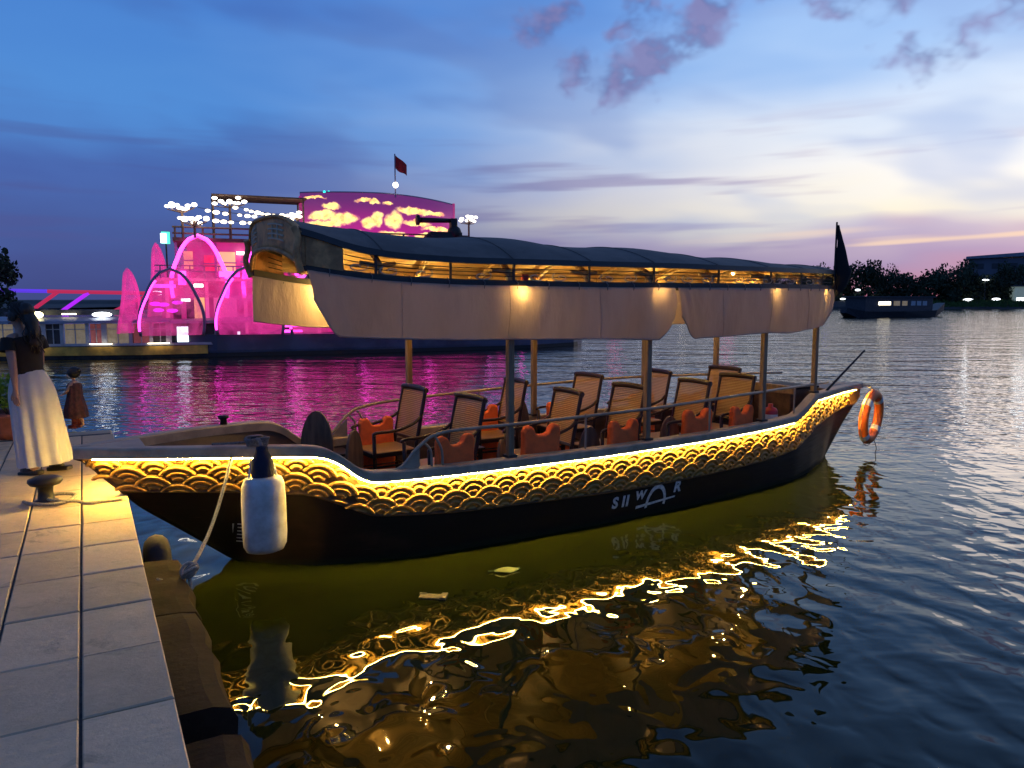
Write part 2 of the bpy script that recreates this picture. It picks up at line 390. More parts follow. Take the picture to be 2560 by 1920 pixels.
# ------------------------------------------------------------------ mesh helpers
class MB:
    def __init__(s): s.v, s.f = [], []
    def add(s, vs, fs):
        o = len(s.v); s.v += [tuple(v) for v in vs]; s.f += [tuple(i + o for i in f) for f in fs]; return s
    def box(s, c, d, rot=None, taper=1.0):
        hx, hy, hz = d[0] / 2, d[1] / 2, d[2] / 2
        vs = [Vector((sx * hx * (taper if sz > 0 else 1), sy * hy * (taper if sz > 0 else 1), sz * hz)) for sz in (-1, 1) for sx, sy in ((-1, -1), (1, -1), (1, 1), (-1, 1))]
        if rot is not None: vs = [rot @ v for v in vs]
        vs = [v + Vector(c) for v in vs]
        return s.add(vs, [(3, 2, 1, 0), (4, 5, 6, 7), (0, 1, 5, 4), (1, 2, 6, 5), (2, 3, 7, 6), (3, 0, 4, 7)])
    def tube(s, pts, r, n=8, cap=True, flat=None):
        pts = [Vector(p) for p in pts]; rs = r if isinstance(r, (list, tuple)) else [r] * len(pts)
        rings = []; up = Vector((0, 0, 1)); prev = None
        for i, p in enumerate(pts):
            d = (pts[min(i + 1, len(pts) - 1)] - pts[max(i - 1, 0)]).normalized()
            if prev is None:
                a = d.cross(up)
                if a.length < .05: a = d.cross(Vector((0, 1, 0)))
            else: a = prev - d * prev.dot(d)
            a.normalize(); b = d.cross(a); prev = a
            fy = flat if flat else 1.0
            rings.append([p + a * math.cos(2 * math.pi * k / n) * rs[i] + b * math.sin(2 * math.pi * k / n) * rs[i] * fy for k in range(n)])
        vs = [v for rg in rings for v in rg]; fs = []
        for i in range(len(pts) - 1):
            for k in range(n):
                fs.append((i * n + k, i * n + (k + 1) % n, (i + 1) * n + (k + 1) % n, (i + 1) * n + k))
        if cap: fs += [tuple(range(n))[::-1], tuple(range((len(pts) - 1) * n, len(pts) * n))]
        return s.add(vs, fs)
    def grid(s, rows, close=False):
        m = len(rows[0]); vs = [v for r in rows for v in r]; fs = []
        for i in range(len(rows) - 1):
            for k in range(m - (0 if close else 1)):
                fs.append((i * m + k, i * m + (k + 1) % m, (i + 1) * m + (k + 1) % m, (i + 1) * m + k))
        return s.add(vs, fs)
    def lathe(s, prof, c=(0, 0, 0), n=20, sx=1, sy=1):
        rows = [[(c[0] + r * sx * math.cos(2 * math.pi * k / n), c[1] + r * sy * math.sin(2 * math.pi * k / n), c[2] + z) for k in range(n)] for r, z in prof]
        return s.grid(rows, True)
    def prism(s, poly, axis, a, b, soft=0.0):
        """extrude a 2D polygon along axis ('x','y','z') from a to b; soft rounds the rim"""
        def put(u, v, w): return {'x': (w, u, v), 'y': (u, w, v), 'z': (u, v, w)}[axis]
        n = len(poly); cx = sum(p[0] for p in poly) / n; cy = sum(p[1] for p in poly) / n
        lays = [(a, 1.0), (b, 1.0)]
        if soft:
            e = (b - a)
            lays = [(a, 1 - soft), (a + e * .25, 1.0), (a + e * .75, 1.0), (b, 1 - soft)]
        rows = [[put(cx + (p[0] - cx) * k, cy + (p[1] - cy) * k, w) for p in poly] for w, k in lays]
        o = len(s.v); s.grid(rows, True)
        s.f += [tuple(o + i for i in range(n))[::-1], tuple(o + (len(rows) - 1) * n + i for i in range(n))]
        return s
    def ball(s, c, r, n=10, m=7, sq=(1, 1, 1)):
        rows = [[(c[0] + r * sq[0] * math.sin(math.pi * i / m) * math.cos(2 * math.pi * k / n), c[1] + r * sq[1] * math.sin(math.pi * i / m) * math.sin(2 * math.pi * k / n), c[2] + r * sq[2] * math.cos(math.pi * i / m)) for k in range(n)] for i in range(m + 1)]
        return s.grid(rows, True)
    def build(s, name, m, parent=None, smooth=False, bevel=0, loc=None, rotz=None, clean=True):
        me = bpy.data.meshes.new(name); me.from_pydata(s.v, [], s.f)
        bm = bmesh.new(); bm.from_mesh(me)
        if clean:
            bmesh.ops.remove_doubles(bm, verts=bm.verts, dist=1e-5)
            bmesh.ops.recalc_face_normals(bm, faces=bm.faces)
        bm.to_mesh(me); bm.free()
        if smooth:
            for p in me.polygons: p.use_smooth = True
        me.materials.append(M[m] if isinstance(m, str) else m)
        return link(name, me, parent, bevel, loc, rotz)
def link(name, me, parent=None, bevel=0, loc=None, rotz=None):
    o = bpy.data.objects.new(name, me); COL.objects.link(o)
    if parent: o.parent = parent
    if loc is not None: o.location = loc
    if rotz is not None: o.rotation_euler = (0, 0, rotz)
    if bevel:
        b = o.modifiers.new('bevel', 'BEVEL'); b.width = bevel; b.segments = 2; b.limit_method = 'ANGLE'; b.angle_limit = R(40)
    return o
def empty(name, loc=(0, 0, 0), rotz=0):
    o = bpy.data.objects.new(name, None); COL.objects.link(o); o.location = loc; o.rotation_euler = (0, 0, rotz)
    o.empty_display_size = .2
    return o
def tag(o, label=None, cat=None, group=None, kind=None):
    for k, v in (('label', label), ('category', cat), ('group', group), ('kind', kind)):
        if v: o[k] = v
    return o
def copy_tree(o, parent=None):
    c = o.copy(); COL.objects.link(c)
    if parent: c.parent = parent
    for ch in list(o.children): copy_tree(ch, c)
    return c
def curve(xs, ys, sig=0.0):
    """linear control points, optionally smoothed by a gaussian of width sig"""
    xs = np.array(xs, float); ys = np.array(ys, float)
    if not sig: return lambda s: float(np.interp(s, xs, ys))
    g = np.linspace(xs[0] - 4 * sig, xs[-1] + 4 * sig, 1600)
    e = np.interp(g, xs, ys)
    e = np.where(g < xs[0], 2 * ys[0] - np.interp(2 * xs[0] - g, xs, ys), e)
    e = np.where(g > xs[-1], 2 * ys[-1] - np.interp(2 * xs[-1] - g, xs, ys), e)
    st = g[1] - g[0]; k = np.exp(-.5 * (np.arange(-int(3 * sig / st), int(3 * sig / st) + 1) * st / sig) ** 2); k /= k.sum()
    pad = len(k) // 2; ee = np.convolve(np.pad(e, pad, mode='edge'), k, 'valid')
    return lambda s: float(np.interp(s, g, ee))

# ================================================================== STRUCTURE
# ---- river
w = MB(); w.add([(-900, -60, 0), (900, -60, 0), (900, 900, 0), (-900, 900, 0)], [(0, 1, 2, 3)])
tag(w.build('water', 'river_water'), kind='structure')

# ---- quay: local x points out over the river, local y runs along the edge
QA = R(29.33)
QZ = .70
EDGE = .245
Q_END = 10.4
qb = MB()
qb.box(((EDGE - 14) / 2 - .012, (Q_END - 7) / 2 - .006, (QZ - .045 - 1.6) / 2), (EDGE + 14 - .024, Q_END + 7 - .012, QZ - .045 + 1.6))
quay = tag(qb.build('quay', 'quay_side', rotz=QA), kind='structure')
jb = MB(); jb.box(((EDGE - 14) / 2 - .02, (Q_END - 7) / 2, QZ - .03), (EDGE + 14 - .03, Q_END + 7, .034))
jb.build('joint_bed', 'joint', quay)
def slab_mesh(wd, ln):
    b = MB(); b.box((0, 0, -.02), (wd - .012, ln - .012, .04))
    me = bpy.data.meshes.new('paving_slab'); me.from_pydata(b.v, [], b.f)
    bm = bmesh.new(); bm.from_mesh(me); bmesh.ops.recalc_face_normals(bm, faces=bm.faces)
    bmesh.ops.bevel(bm, geom=[e for e in bm.edges if all(v.co.z > -.005 for v in e.verts)], offset=.006, segments=1, affect='EDGES')
    bm.to_mesh(me); bm.free(); me.materials.append(M['slab']); return me
SW, SL = .338, .585
sm = slab_mesh(SW, SL)
rq = random.Random(3)
for c in range(12):
    for r in range(-3, 13):
        y0 = 3.22 + (r - 1) * SL
        o = link('paving_slab', sm, quay)
        o.location = (EDGE - SW * (c + .5), y0 + SL / 2, QZ + rq.uniform(-.003, .003))
        o.rotation_euler = (rq.uniform(-.003, .003), rq.uniform(-.003, .003), rq.uniform(-.004, .004) + (math.pi if rq.random() < .5 else 0))
# rest of the quay far from the water edge: one plain paved sheet
rp = MB(); rp.box((EDGE - SW * 12 - 4.9, 1.5, QZ - .022), (9.6, 17, .04)); rp.build('back_paving', 'slab', quay)
# lower step at the far end of the quay
ls = MB(); ls.box((EDGE - 3.0, Q_END + .45, .20), (6.0, .9, .78)); ls.build('end_step', 'slab', quay, bevel=.02)

# ---- brown stone ledge below the quay edge, in blocks with gaps
lg = MB(); lg.box((EDGE + .11, 1.2, -.35), (.2, 8.5, 1.5))
ledge = tag(lg.build('quay_ledge', 'quay_side', rotz=QA), kind='structure')
for a, b in ((-3.0, -.4), (-.38, 1.55), (1.58, 3.06), (3.30, 4.44), (4.46, 5.44)):
    k = MB(); n = 8
    rows = []
    rr = random.Random(int(a * 10) + 50)
    for i in range(n + 1):
        y = a + (b - a) * i / n
        e = EDGE + .25 + rr.uniform(-.016, .012)
        rows.append([(EDGE + .004, y, .34), (EDGE + .004, y, .575), (e - .10, y, .572 + rr.uniform(-.006, .006)), (e - .03, y, .555), (e, y, .50), (e - .01, y, .34)])
    k.grid(rows); k.add(rows[0], [(0, 1, 2, 3, 4, 5)]); k.add(rows[-1], [(5, 4, 3, 2, 1, 0)])
    k.build('ledge_stone', 'ledge_stone', ledge, smooth=False)

# ---- far bank
bank_pts = [(-420, 330), (-160, 262), (-40, 236), (60, 214), (110, 199), (150, 184), (230, 150), (420, 60), (700, -80)]
fb = MB(); rows = []
for x, y in bank_pts:
    d = Vector((.35, .94)); rows.append([(x, y, -.4), (x + d.x * 1, y + d.y * 1, .5), (x + d.x * 10, y + d.y * 10, 2.0), (x + d.x * 300, y + d.y * 300, 2.6)])
fb.grid(rows); tag(fb.build('far_bank', 'bank_earth'), kind='structure')
gr = MB(); rg = random.Random(5)
for k in range(9000):
    x = rg.uniform(92, 225); i = max(j for j in range(len(bank_pts) - 1) if bank_pts[j][0] <= x)
    (xa, ya), (xb, yb) = bank_pts[i], bank_pts[i + 1]
    f = (x - xa) / (xb - xa); u = rg.random()
    y = ya + (yb - ya) * f + .94 * (.9 + u * 9); xx = x + .35 * (.9 + u * 9); z = .45 + u * 1.5
    hgt = rg.uniform(.35, .95); a = rg.uniform(0, 3.14); wd = rg.uniform(.15, .4)
    gr.add([(xx - wd * math.cos(a), y - wd * math.sin(a), z - .1), (xx + wd * math.cos(a), y + wd * math.sin(a), z - .1), (xx + rg.uniform(-.2, .2), y + rg.uniform(-.2, .2), z + hgt)], [(0, 1, 2)])
tag(gr.build('bank_grass', 'grass', clean=False), 'strip of rough green grass along the far bank', 'grass', kind='stuff')

# ================================================================== TOUR BOAT (the near one)
BT = (-3.515, 5.945); BA = R(32.3)
ca, sa = math.cos(BA), math.sin(BA)
def W(s, t, z): return Vector((BT[0] + s * ca - t * sa, BT[1] + s * sa + t * ca, z))
hb = curve([0, .5, 1, 1.5, 2, 3, 4.5, 6, 7, 8, 9, 9.75, 10.45], [.06, .36, .60, .78, .91, 1.06, 1.14, 1.12, 1.02, .82, .5, .24, .06], .16)
zg = curve([0, 1.0, 1.6, 1.78, 1.92, 2.06, 2.16, 2.35, 3, 4, 5, 6.3, 7.5, 7.86, 8.12, 8.5, 9.2, 10.45],
           [1.136, 1.129, 1.108, 1.092, 1.02, .89, .845, .838, .839, .841, .843, .852, .856, .858, .935, 1.065, 1.065, 1.055], .05)
zb = curve([0, .5, 1.1, 1.7, 1.95, 2.2, 3, 4, 5.2, 6.7, 7.6, 7.95, 8.2, 8.6, 9.1, 10.3], [.78, .75, .725, .69, .58, .455, .405, .385, .36, .38, .41, .44, .51, .63, .68, .74], .06)
wbm = curve([1.19, 1.5, 1.82, 2.6, 3.3, 4.56, 5.8, 7.0, 8.0, 8.55, 9.2, 9.66], [0, .36, .60, .83, .895, .948, .93, .87, .73, .55, .27, 0], .05)
stem = curve([0, .10, .47, .82, 1.19, 1.7], [1.07, 1.0, .58, .305, 0, -.36], .04)
sternz = curve([9.3, 9.66, 10.05, 10.45], [-.3, 0, .46, .86], .03)
CAP = .085
def section(s, n=12):
    """outer hull, from under the cap down to the keel: (half beam, z)"""
    top = (max(.012, hb(s) - .078), zg(s) - CAP + .005)
    if s < 1.19: bot, kz = (0.0, min(stem(s), top[1] - .02)), None
    elif s > 9.66: bot, kz = (0.0, min(sternz(s), top[1] - .02)), None
    else: bot, kz = (max(0.0, wbm(s)), 0.0), max(-.35, (stem(s) if s < 3 else -.35) if s < 5 else (sternz(s) if s > 8.6 else -.35))
    pts = []
    for i in range(n + 1):
        u = i / n
        b = bot[0] + (top[0] - bot[0]) * (1 - u)
        z = top[1] + (bot[1] - top[1]) * u
        b += .035 * math.sin(math.pi * u) * min(1, top[0] / .6)
        pts.append((b, z))
    if kz is not None: pts += [(bot[0] * .62, kz * .75), (0, kz)]
    else: pts += [(0, bot[1] - .0), (0, bot[1])]
    return pts
def hull_pt(s, z):
    p = section(s, 24)[:25]
    for (b0, z0), (b1, z1) in zip(p, p[1:]):
        if z1 <= z <= z0: f = (z0 - z) / max(1e-6, z0 - z1); return b0 + (b1 - b0) * f
    return p[0][0] if z > p[0][1] else p[-1][0]

boat = empty('tour_boat', (BT[0], BT[1], 0), BA)
tag(boat, 'long black wooden tour boat with glowing gold wave carving and dark canopy', 'boat')
SS = list(np.concatenate([np.linspace(0.02, 1.6, 26), np.linspace(1.65, 2.4, 22), np.linspace(2.5, 7.3, 34), np.linspace(7.4, 8.7, 20), np.linspace(8.8, 10.43, 20)]))
h = MB()
h.grid([[(s, -b, z) for b, z in section(s)] for s in SS]); h.grid([[(s, b, z) for b, z in section(s)] for s in SS])
e = section(SS[0]); h.add([(SS[0], -b, z) for b, z in e] + [(SS[0], b, z) for b, z in e[::-1]], [tuple(range(2 * len(e)))])
hull = h.build('hull', 'hull_black', boat, smooth=True)
# inner lining and floor
FLOOR = .33
li = MB()
for sg in (-1, 1):
    li.grid([[(s, sg * (hb(s) - .11 if hb(s) > .14 else .03), zg(s) - .02), (s, sg * max(.02, min(hb(s) - .12, hull_pt(s, max(FLOOR, stem(s) + .05 if s < 1.19 else FLOOR)) - .05)), max(FLOOR - .02, (stem(s) + .03) if s < 1.19 else FLOOR - .02))] for s in SS if .3 < s < 9.9])
li.build('bulwark_lining', 'bulwark_brown', boat, smooth=True)
# floor planks
for k in range(-6, 7):
    y0 = k * .135; b = MB()
    rng = [s for s in np.linspace(1.15, 9.3, 80) if hull_pt(s, FLOOR) - .03 > abs(y0) + .06]
    if len(rng) < 2: continue
    a, c = rng[0], rng[-1]
    b.box(((a + c) / 2, y0, FLOOR - .015), (c - a, .128, .03)); b.build('floor_plank', 'floor_wood', boat)
# gunwale cap rails, near and far
for sg in (-1, 1):
    c = MB(); rows = []
    for s in SS:
        o, i = hb(s), max(.0, hb(s) - .145)
        zt = zg(s)
        rows.append([(s, sg * i, zt - CAP), (s, sg * i, zt - .012), (s, sg * (i + .012), zt), (s, sg * (o - .012), zt), (s, sg * o, zt - .012), (s, sg * o, zt - CAP)])
    c.grid(rows, True); c.add(rows[0], [(0, 1, 2, 3, 4, 5)]); c.add(rows[-1], [(5, 4, 3, 2, 1, 0)])
    c.build('gunwale_cap', 'cap_grey', boat, smooth=False)
# bow breasthook deck
bd = MB(); bd.grid([[(s, -hb(s) + .1, zg(s) - .006), (s, 0, zg(s) + .002), (s, hb(s) - .1, zg(s) - .006)] for s in np.linspace(.14, .52, 8)])
bd.grid([[(s, -hb(s) + .1, zg(s) - .06), (s, hb(s) - .1, zg(s) - .06)] for s in np.linspace(.14, .52, 8)])
bd.add([(.52, -hb(.52) + .1, zg(.52) - .006), (.52, hb(.52) - .1, zg(.52) - .006), (.52, hb(.52) - .1, zg(.52) - .06), (.52, -hb(.52) + .1, zg(.52) - .06)], [(0, 1, 2, 3)])
bd.build('bow_deck', 'cap_grey', boat)
sdk = MB(); sdk.grid([[(s, -hb(s) + .1, zg(s) - .006), (s, 0, zg(s)), (s, hb(s) - .1, zg(s) - .006)] for s in np.linspace(9.2, 10.1, 8)])
sdk.add([(9.2, -hb(9.2) + .1, zg(9.2) - .006), (9.2, hb(9.2) - .1, zg(9.2) - .006), (9.2, hb(9.2) - .12, .35), (9.2, -hb(9.2) + .12, .35)], [(0, 1, 2, 3)])
sdk.build('stern_deck', 'bulwark_brown', boat)
# LED strips under the caps
for sg in (-1, 1):
    l = MB(); l.tube([(s, sg * (hb(s) - .020), zg(s) - CAP - .0045) for s in SS if .12 < s < 10.2], .0056, 6)
    l.build('led_strip', 'led', boat)
# carved wave band on both sides: a ground strip and single fish-scale waves
RW = .168
_sc = {}
def scale_mesh(cut, top):
    """one wave of the carving: concentric ridges on the fan that the neighbours leave free, trimmed at the band's edges"""
    key = (round(cut * 10), round(top * 10))
    if key in _sc: return _sc[key]
    n = 16; rows = []
    prof = [(1.0, -.010), (1.0, .016), (.955, .024), (.87, .024), (.82, .006), (.71, .004), (.68, .018), (.62, .024), (.55, .022), (.50, .004), (.41, .003), (.375, .016), (.31, .022), (.24, .020), (.2, .005), (.02, .004)]
    for r, hgt in prof:
        a0 = -math.asin(r / 2)
        for k in range(400):
            a_ = a0 + (math.pi / 2 - a0) * k / 400
            if r * r + .25 + r * (math.sin(a_) - 2 * math.cos(a_)) >= 0: break
        # stay above the first angle that is free of the two lower neighbours
        for k2 in range(k, 400):
            a2 = a0 + (math.pi / 2 - a0) * k2 / 400
            if r * r + .25 + r * (math.sin(a2) - 2 * math.cos(a2)) < 0: a_ = a2
        rows.append([(RW * r * math.cos(a), hgt, RW * r * math.sin(a)) for a in [a_ + (math.pi - 2 * a_) * j / n for j in range(n + 1)]])
    b = MB(); b.grid(rows)
    me = bpy.data.meshes.new('wave_scale'); me.from_pydata(b.v, [], b.f)
    bm = bmesh.new(); bm.from_mesh(me)
    if cut > -.5: bmesh.ops.bisect_plane(bm, geom=bm.verts[:] + bm.edges[:] + bm.faces[:], plane_co=(0, 0, key[0] / 10 * RW), plane_no=(0, 0, -1), clear_outer=True)
    if top < 1: bmesh.ops.bisect_plane(bm, geom=bm.verts[:] + bm.edges[:] + bm.faces[:], plane_co=(0, 0, key[1] / 10 * RW), plane_no=(0, 0, 1), clear_outer=True)
    nv_ = len(bm.verts); bm.to_mesh(me); bm.free(); me.materials.append(M['gold_carving'])
    _sc[key] = me if nv_ > 3 else None
    return _sc[key]
for sg in (-1, 1):
    g = MB(); rows = []
    for s in SS:
        if s < .06: continue
        zt, zl = zg(s) - CAP - .002, zb(s)
        if s < 1.19: zl = max(zl, stem(s) + .02)
        if s > 9.66: zl = max(zl, sternz(s) + .02)
        if zl > zt - .01: zl = zt - .01
        zs = [zt + (zl - zt) * i / 6 for i in range(7)]
        rows.append([(s, sg * (hull_pt(s, z) + .006), z) for z in zs] + [(s, sg * (hull_pt(s, zl) + .020), zl - .004), (s, sg * (hull_pt(s, zl - .018) + .018), zl - .020), (s, sg * (hull_pt(s, zl - .024) - .004), zl - .026)])
    g.grid(rows); band = g.build('carved_band', 'carving_ground', boat, smooth=True)
    for row in range(9):
        s = .08 + (RW if row % 2 else 0)
        while s < 10.15:
            zt, zl = zg(s) - CAP - .004, zb(s) + .004
            zl = max(zl, (stem(s) + .03) if s < 1.19 else -9, (sternz(s) + .05) if s > 9.5 else -9)
            z = zt - .05 - RW * .5 * row              # centre of the fan
            cut, top = max(-.5, (zl - z) / RW), min(1.0, (zt - z) / RW)
            me = scale_mesh(cut, top) if cut < .9 and top > .12 and top - cut > .12 else None
            if me:
                zc = min(max(z, zl), zt); b0 = hull_pt(s, zc); b1 = hull_pt(s, max(zl, zc - .1))
                sl = (zg(s + .05) - zg(s - .05)) / .1; sl = max(-.3, min(.3, sl))
                db = (hull_pt(min(10.2, s + .08), zc) - hull_pt(max(.03, s - .08), zc)) / .16
                lean = (hull_pt(s, min(zt, zc + .06)) - hull_pt(s, max(zl, zc - .06))) / max(.02, min(zt, zc + .06) - max(zl, zc - .06))
                ex = Vector((1, sg * db, sl)).normalized()
                upv = Vector((0, sg * lean, 1)).normalized(); upv = (upv - ex * upv.dot(ex)).normalized(); ey = upv.cross(ex)
                if ey.y * sg < 0: ex = -ex; ey = -ey
                mtx = Matrix((ex, ey, upv)).transposed().to_4x4()
                mtx.translation = Vector((s, sg * (b0 + .009), zc)) + upv * (z - zc)
                o = link('wave_scale', me, band); o.matrix_local = mtx
            s += 2 * RW
# lettering and draught marks on the near side
def text_on_hull(txt, s0, z0, size, shear=0.0, name='hull_letter', flipz=1):
    cu = bpy.data.curves.new('t', 'FONT'); cu.body = txt; cu.size = size; cu.offset = .007; cu.resolution_u = 3
    to = bpy.data.objects.new('t', cu); COL.objects.link(to)
    dg = bpy.context.evaluated_depsgraph_get(); me = bpy.data.meshes.new_from_object(to.evaluated_get(dg))
    bpy.data.objects.remove(to)
    for v in me.vertices:
        x, y = v.co.x, v.co.y
        s, z = s0 + x + y * shear, z0 + y
        v.co = (s, -(hull_pt(s, z) + .006), z)
    me.materials.clear(); me.materials.append(M['paint_white'])
    return link(name, me, boat)
for ch, s0, z0, sz, shr in (('S', 4.74, .165, .17, 0), ('I', 4.87, .165, .17, 0), ('I', 4.925, .165, .17, 0), ('W', 5.05, .215, .13, .1), ('R', 5.60, .225, .17, .1)):
    text_on_hull(ch, s0, z0, sz, shr)
lo = MB(); arc = []
for r_, off in ((.14, 0), (.108, 0)):
    arc.append([(5.36 + r_ * 1.05 * math.cos(a), r_ * 1.6 * math.sin(a)) for a in np.linspace(math.pi * 1.05, -.12, 22)])
lo.grid([[(x, -(hull_pt(x, .125 + y) + .006), .125 + y) for x, y in ar] for ar in arc])
lo.build('hull_emblem', 'paint_white', boat)
lb = MB(); lb.grid([[(s, -(hull_pt(s, z) + .008), z) for s, z in zip(np.linspace(5.08, 5.64, 12), np.linspace(.105 + o, .16 + o * .6, 12))] for o in (0, .034)])
lb.build('emblem_bar', 'paint_white', boat)
dm = MB()
for k in range(6):
    z = .20 + k * .036; s0 = 1.23 - z * .12
    dm.grid([[(s, -(hull_pt(s, zz) + .004), zz) for s in np.linspace(s0, s0 + (.13 if k in (0, 5) else .085), 5)] for zz in (z, z + .011)])
dm.grid([[(s, -(hull_pt(s, zz) + .004), zz) for s in (1.23 - zz * .12 - .022, 1.23 - zz * .12)] for zz in np.linspace(.2, .39, 6)])
dm.build('draught_marks', 'paint_white', boat)

# posts (near, far)
rw = lambda s: hb(s) - .03
LOWR = curve([1.6, 1.72, 2.05, 2.43, 3, 4.5, 5.4, 6.5, 7.5, 9.1], [2.58, 2.565, 2.51, 2.478, 2.456, 2.447, 2.452, 2.459, 2.466, 2.47], .1)
EAVE = curve([1.6, 1.72, 2.05, 2.43, 3, 4.5, 5.4, 6.5, 7.5, 9.1], [2.83, 2.805, 2.69, 2.635, 2.613, 2.614, 2.621, 2.618, 2.625, 2.645], .1)
CROWN = curve([1.6, 1.98, 2.61, 3.1, 3.62, 3.96, 4.36, 4.8, 5.53, 6.03, 6.56, 7.29, 7.81, 8.37, 9.1], [3.0, 2.945, 2.905, 2.895, 2.912, 2.912, 2.866, 2.866, 2.872, 2.843, 2.808, 2.80, 2.766, 2.767, 2.752], .07)
R0, R1 = 1.66, 8.97
near_posts, far_posts = [3.52, 5.18, 7.15, 8.62], [3.39, 5.13, 6.89, 8.04]
for sg, lst in ((-1, near_posts), (1, far_posts)):
    for s in lst:
        p = MB(); y = sg * (hb(s) - .112)
        p.box((s, y, (zg(s) - .02 + LOWR(s) + .12) / 2), (.062, .062, LOWR(s) + .12 - zg(s) + .02))
        po = p.build('canopy_post', 'post_wood', boat, bevel=.008)
        b = MB(); b.box((s, y, zg(s) + .012), (.1, .1, .024)); b.build('post_foot', 'dark_frame', po)
# handrails
def smooth_path(pts, n=6):
    P = [Vector(p) for p in pts]; o = []
    for i in range(len(P) - 1):
        a, b, c, d = P[max(i - 1, 0)], P[i], P[i + 1], P[min(i + 2, len(P) - 1)]
        for k in range(n):
            u = k / n
            o.append(.5 * ((2 * b) + (c - a) * u + (2 * a - 5 * b + 4 * c - d) * u * u + (3 * b - a - 3 * c + d) * u ** 3))
    return o + [P[-1]]
for sg, zz in ((-1, (.80, .86, 1.03, 1.135, 1.152, 1.178, 1.215, 1.17)), (1, (.82, .90, 1.05, 1.14, 1.185, 1.23, 1.25, 1.24))):
    ss = (2.30, 2.46, 2.62, 2.84, 3.5, 5.2, 6.8, 9.1)
    r_ = MB(); r_.tube(smooth_path([(s, sg * (hb(s) - .08), z) for s, z in zip(ss, zz)]), .017, 8)
    rail = r_.build('handrail', 'pipe', boat, smooth=True)
    for s, z1 in ((2.66, 1.05), (2.76, 1.10)):
        q = MB(); y = sg * (hb(s) - .08); q.tube(smooth_path([(s + .07, y, zg(s)), (s + .06, y, zg(s) + .14), (s, y, z1)]), .012, 6); q.build('rail_strut', 'pipe', rail, smooth=True)
    for s in (4.35, 6.1, 7.9):
        q = MB(); y = sg * (hb(s) - .08); q.tube([(s, y, zg(s) - .01), (s, y, 1.19)], .011, 6); q.build('rail_strut', 'pipe', rail)
# gusset plate where the near rail leaves the cap
for sg in (-1, 1):
    gs = MB(); prof = [(2.36, .80), (2.46, .87), (2.56, .97), (2.62, 1.02), (2.62, .805)]
    gs.prism(prof, 'y', sg * (hb(2.5) - .09), sg * (hb(2.5) - .07)); gs.build('rail_gusset', 'pipe', boat)

# ---- canopy
def roofpt(s, a, dz=0.0, ins=0.0):
    ze, zc = EAVE(s) + .045, CROWN(s)
    wv = .012 * math.sin(s * 3.7) * (1 - abs(a))
    return (s, a * (rw(s) - ins), ze + (zc - ze) * (1 - abs(a) ** 2.3) + dz + wv)
RSS = list(np.linspace(R0, R1, 90)); AA = list(np.linspace(-1, 1, 25))
rf = MB(); rf.grid([[roofpt(s, a, .012) for a in AA] for s in RSS])
roof = rf.build('canopy_roof', 'tarp', boat, smooth=True)
cl = MB(); cl.grid([[roofpt(s, a, -.022, .02) for a in AA] for s in RSS]); cl.build('ceiling', 'ceiling_wood', roof, smooth=True)
for sg in (-1, 1):
    ev = MB(); rows = []
    for s in RSS:
        y = rw(s); z = EAVE(s)
        rows.append([(s, sg * (y - .03), z + .004), (s, sg * (y - .03), z + .06), (s, sg * (y + .018), z + .056), (s, sg * (y + .026), z + .004)])
    ev.grid(rows, True); ev.add(rows[0], [(0, 1, 2, 3)]); ev.add(rows[-1], [(3, 2, 1, 0)])
    ev.build('eave_beam', 'dark_frame', roof, smooth=False)
    lr = MB(); rows = []
    for s in RSS:
        y = rw(s); z = LOWR(s)
        rows.append([(s, sg * (y - .045), z - .034), (s, sg * (y - .045), z + .024), (s, sg * (y - .005), z + .024), (s, sg * (y - .005), z - .034)])
    lr.grid(rows, True); lr.add(rows[0], [(0, 1, 2, 3)]); lr.add(rows[-1], [(3, 2, 1, 0)])
    lr.build('curtain_rail', 'dark_frame', boat)
    # open frieze: three bars, scrolls and dividers between rail and eave
    for f in (.28, .52, .76):
        fbm = MB(); fbm.tube([(s, sg * (rw(s) - .02), LOWR(s) + .02 + (EAVE(s) - .02 - LOWR(s)) * f) for s in RSS if s > 1.75], .0042, 5)
        fbm.build('frieze_bar', 'dark_frame', boat)
    for s in (2.25, 2.9, 3.52, 4.35, 5.18, 6.15, 7.15, 7.9, 8.62):
        dv = MB(); dv.box((s, sg * (rw(s) - .02), (LOWR(s) + EAVE(s)) / 2 + .012), (.018, .018, EAVE(s) - LOWR(s))); dv.build('frieze_divider', 'dark_frame', boat)
    for i, s in enumerate(np.arange(2.1, 8.8, .275)):
        if any(abs(s - q) < .09 for q in (2.25, 2.9, 3.52, 4.35, 5.18, 6.15, 7.15, 7.9, 8.62)): continue
        zc = LOWR(s) + (EAVE(s) - LOWR(s)) * .36; sc = MB()
        pts = [(s + (.012 + .016 * q) * math.cos(q * 2.1) * 1.6, sg * (rw(s) - .02), zc + (.010 + .010 * q) * math.sin(q * 2.1)) for q in np.linspace(0, 3.4, 14)]
        if i % 2: pts = [(2 * s - p[0], p[1], p[2]) for p in pts]
        sc.tube(pts, .007, 5); sc.build('frieze_scroll', 'fascia_pale', boat)
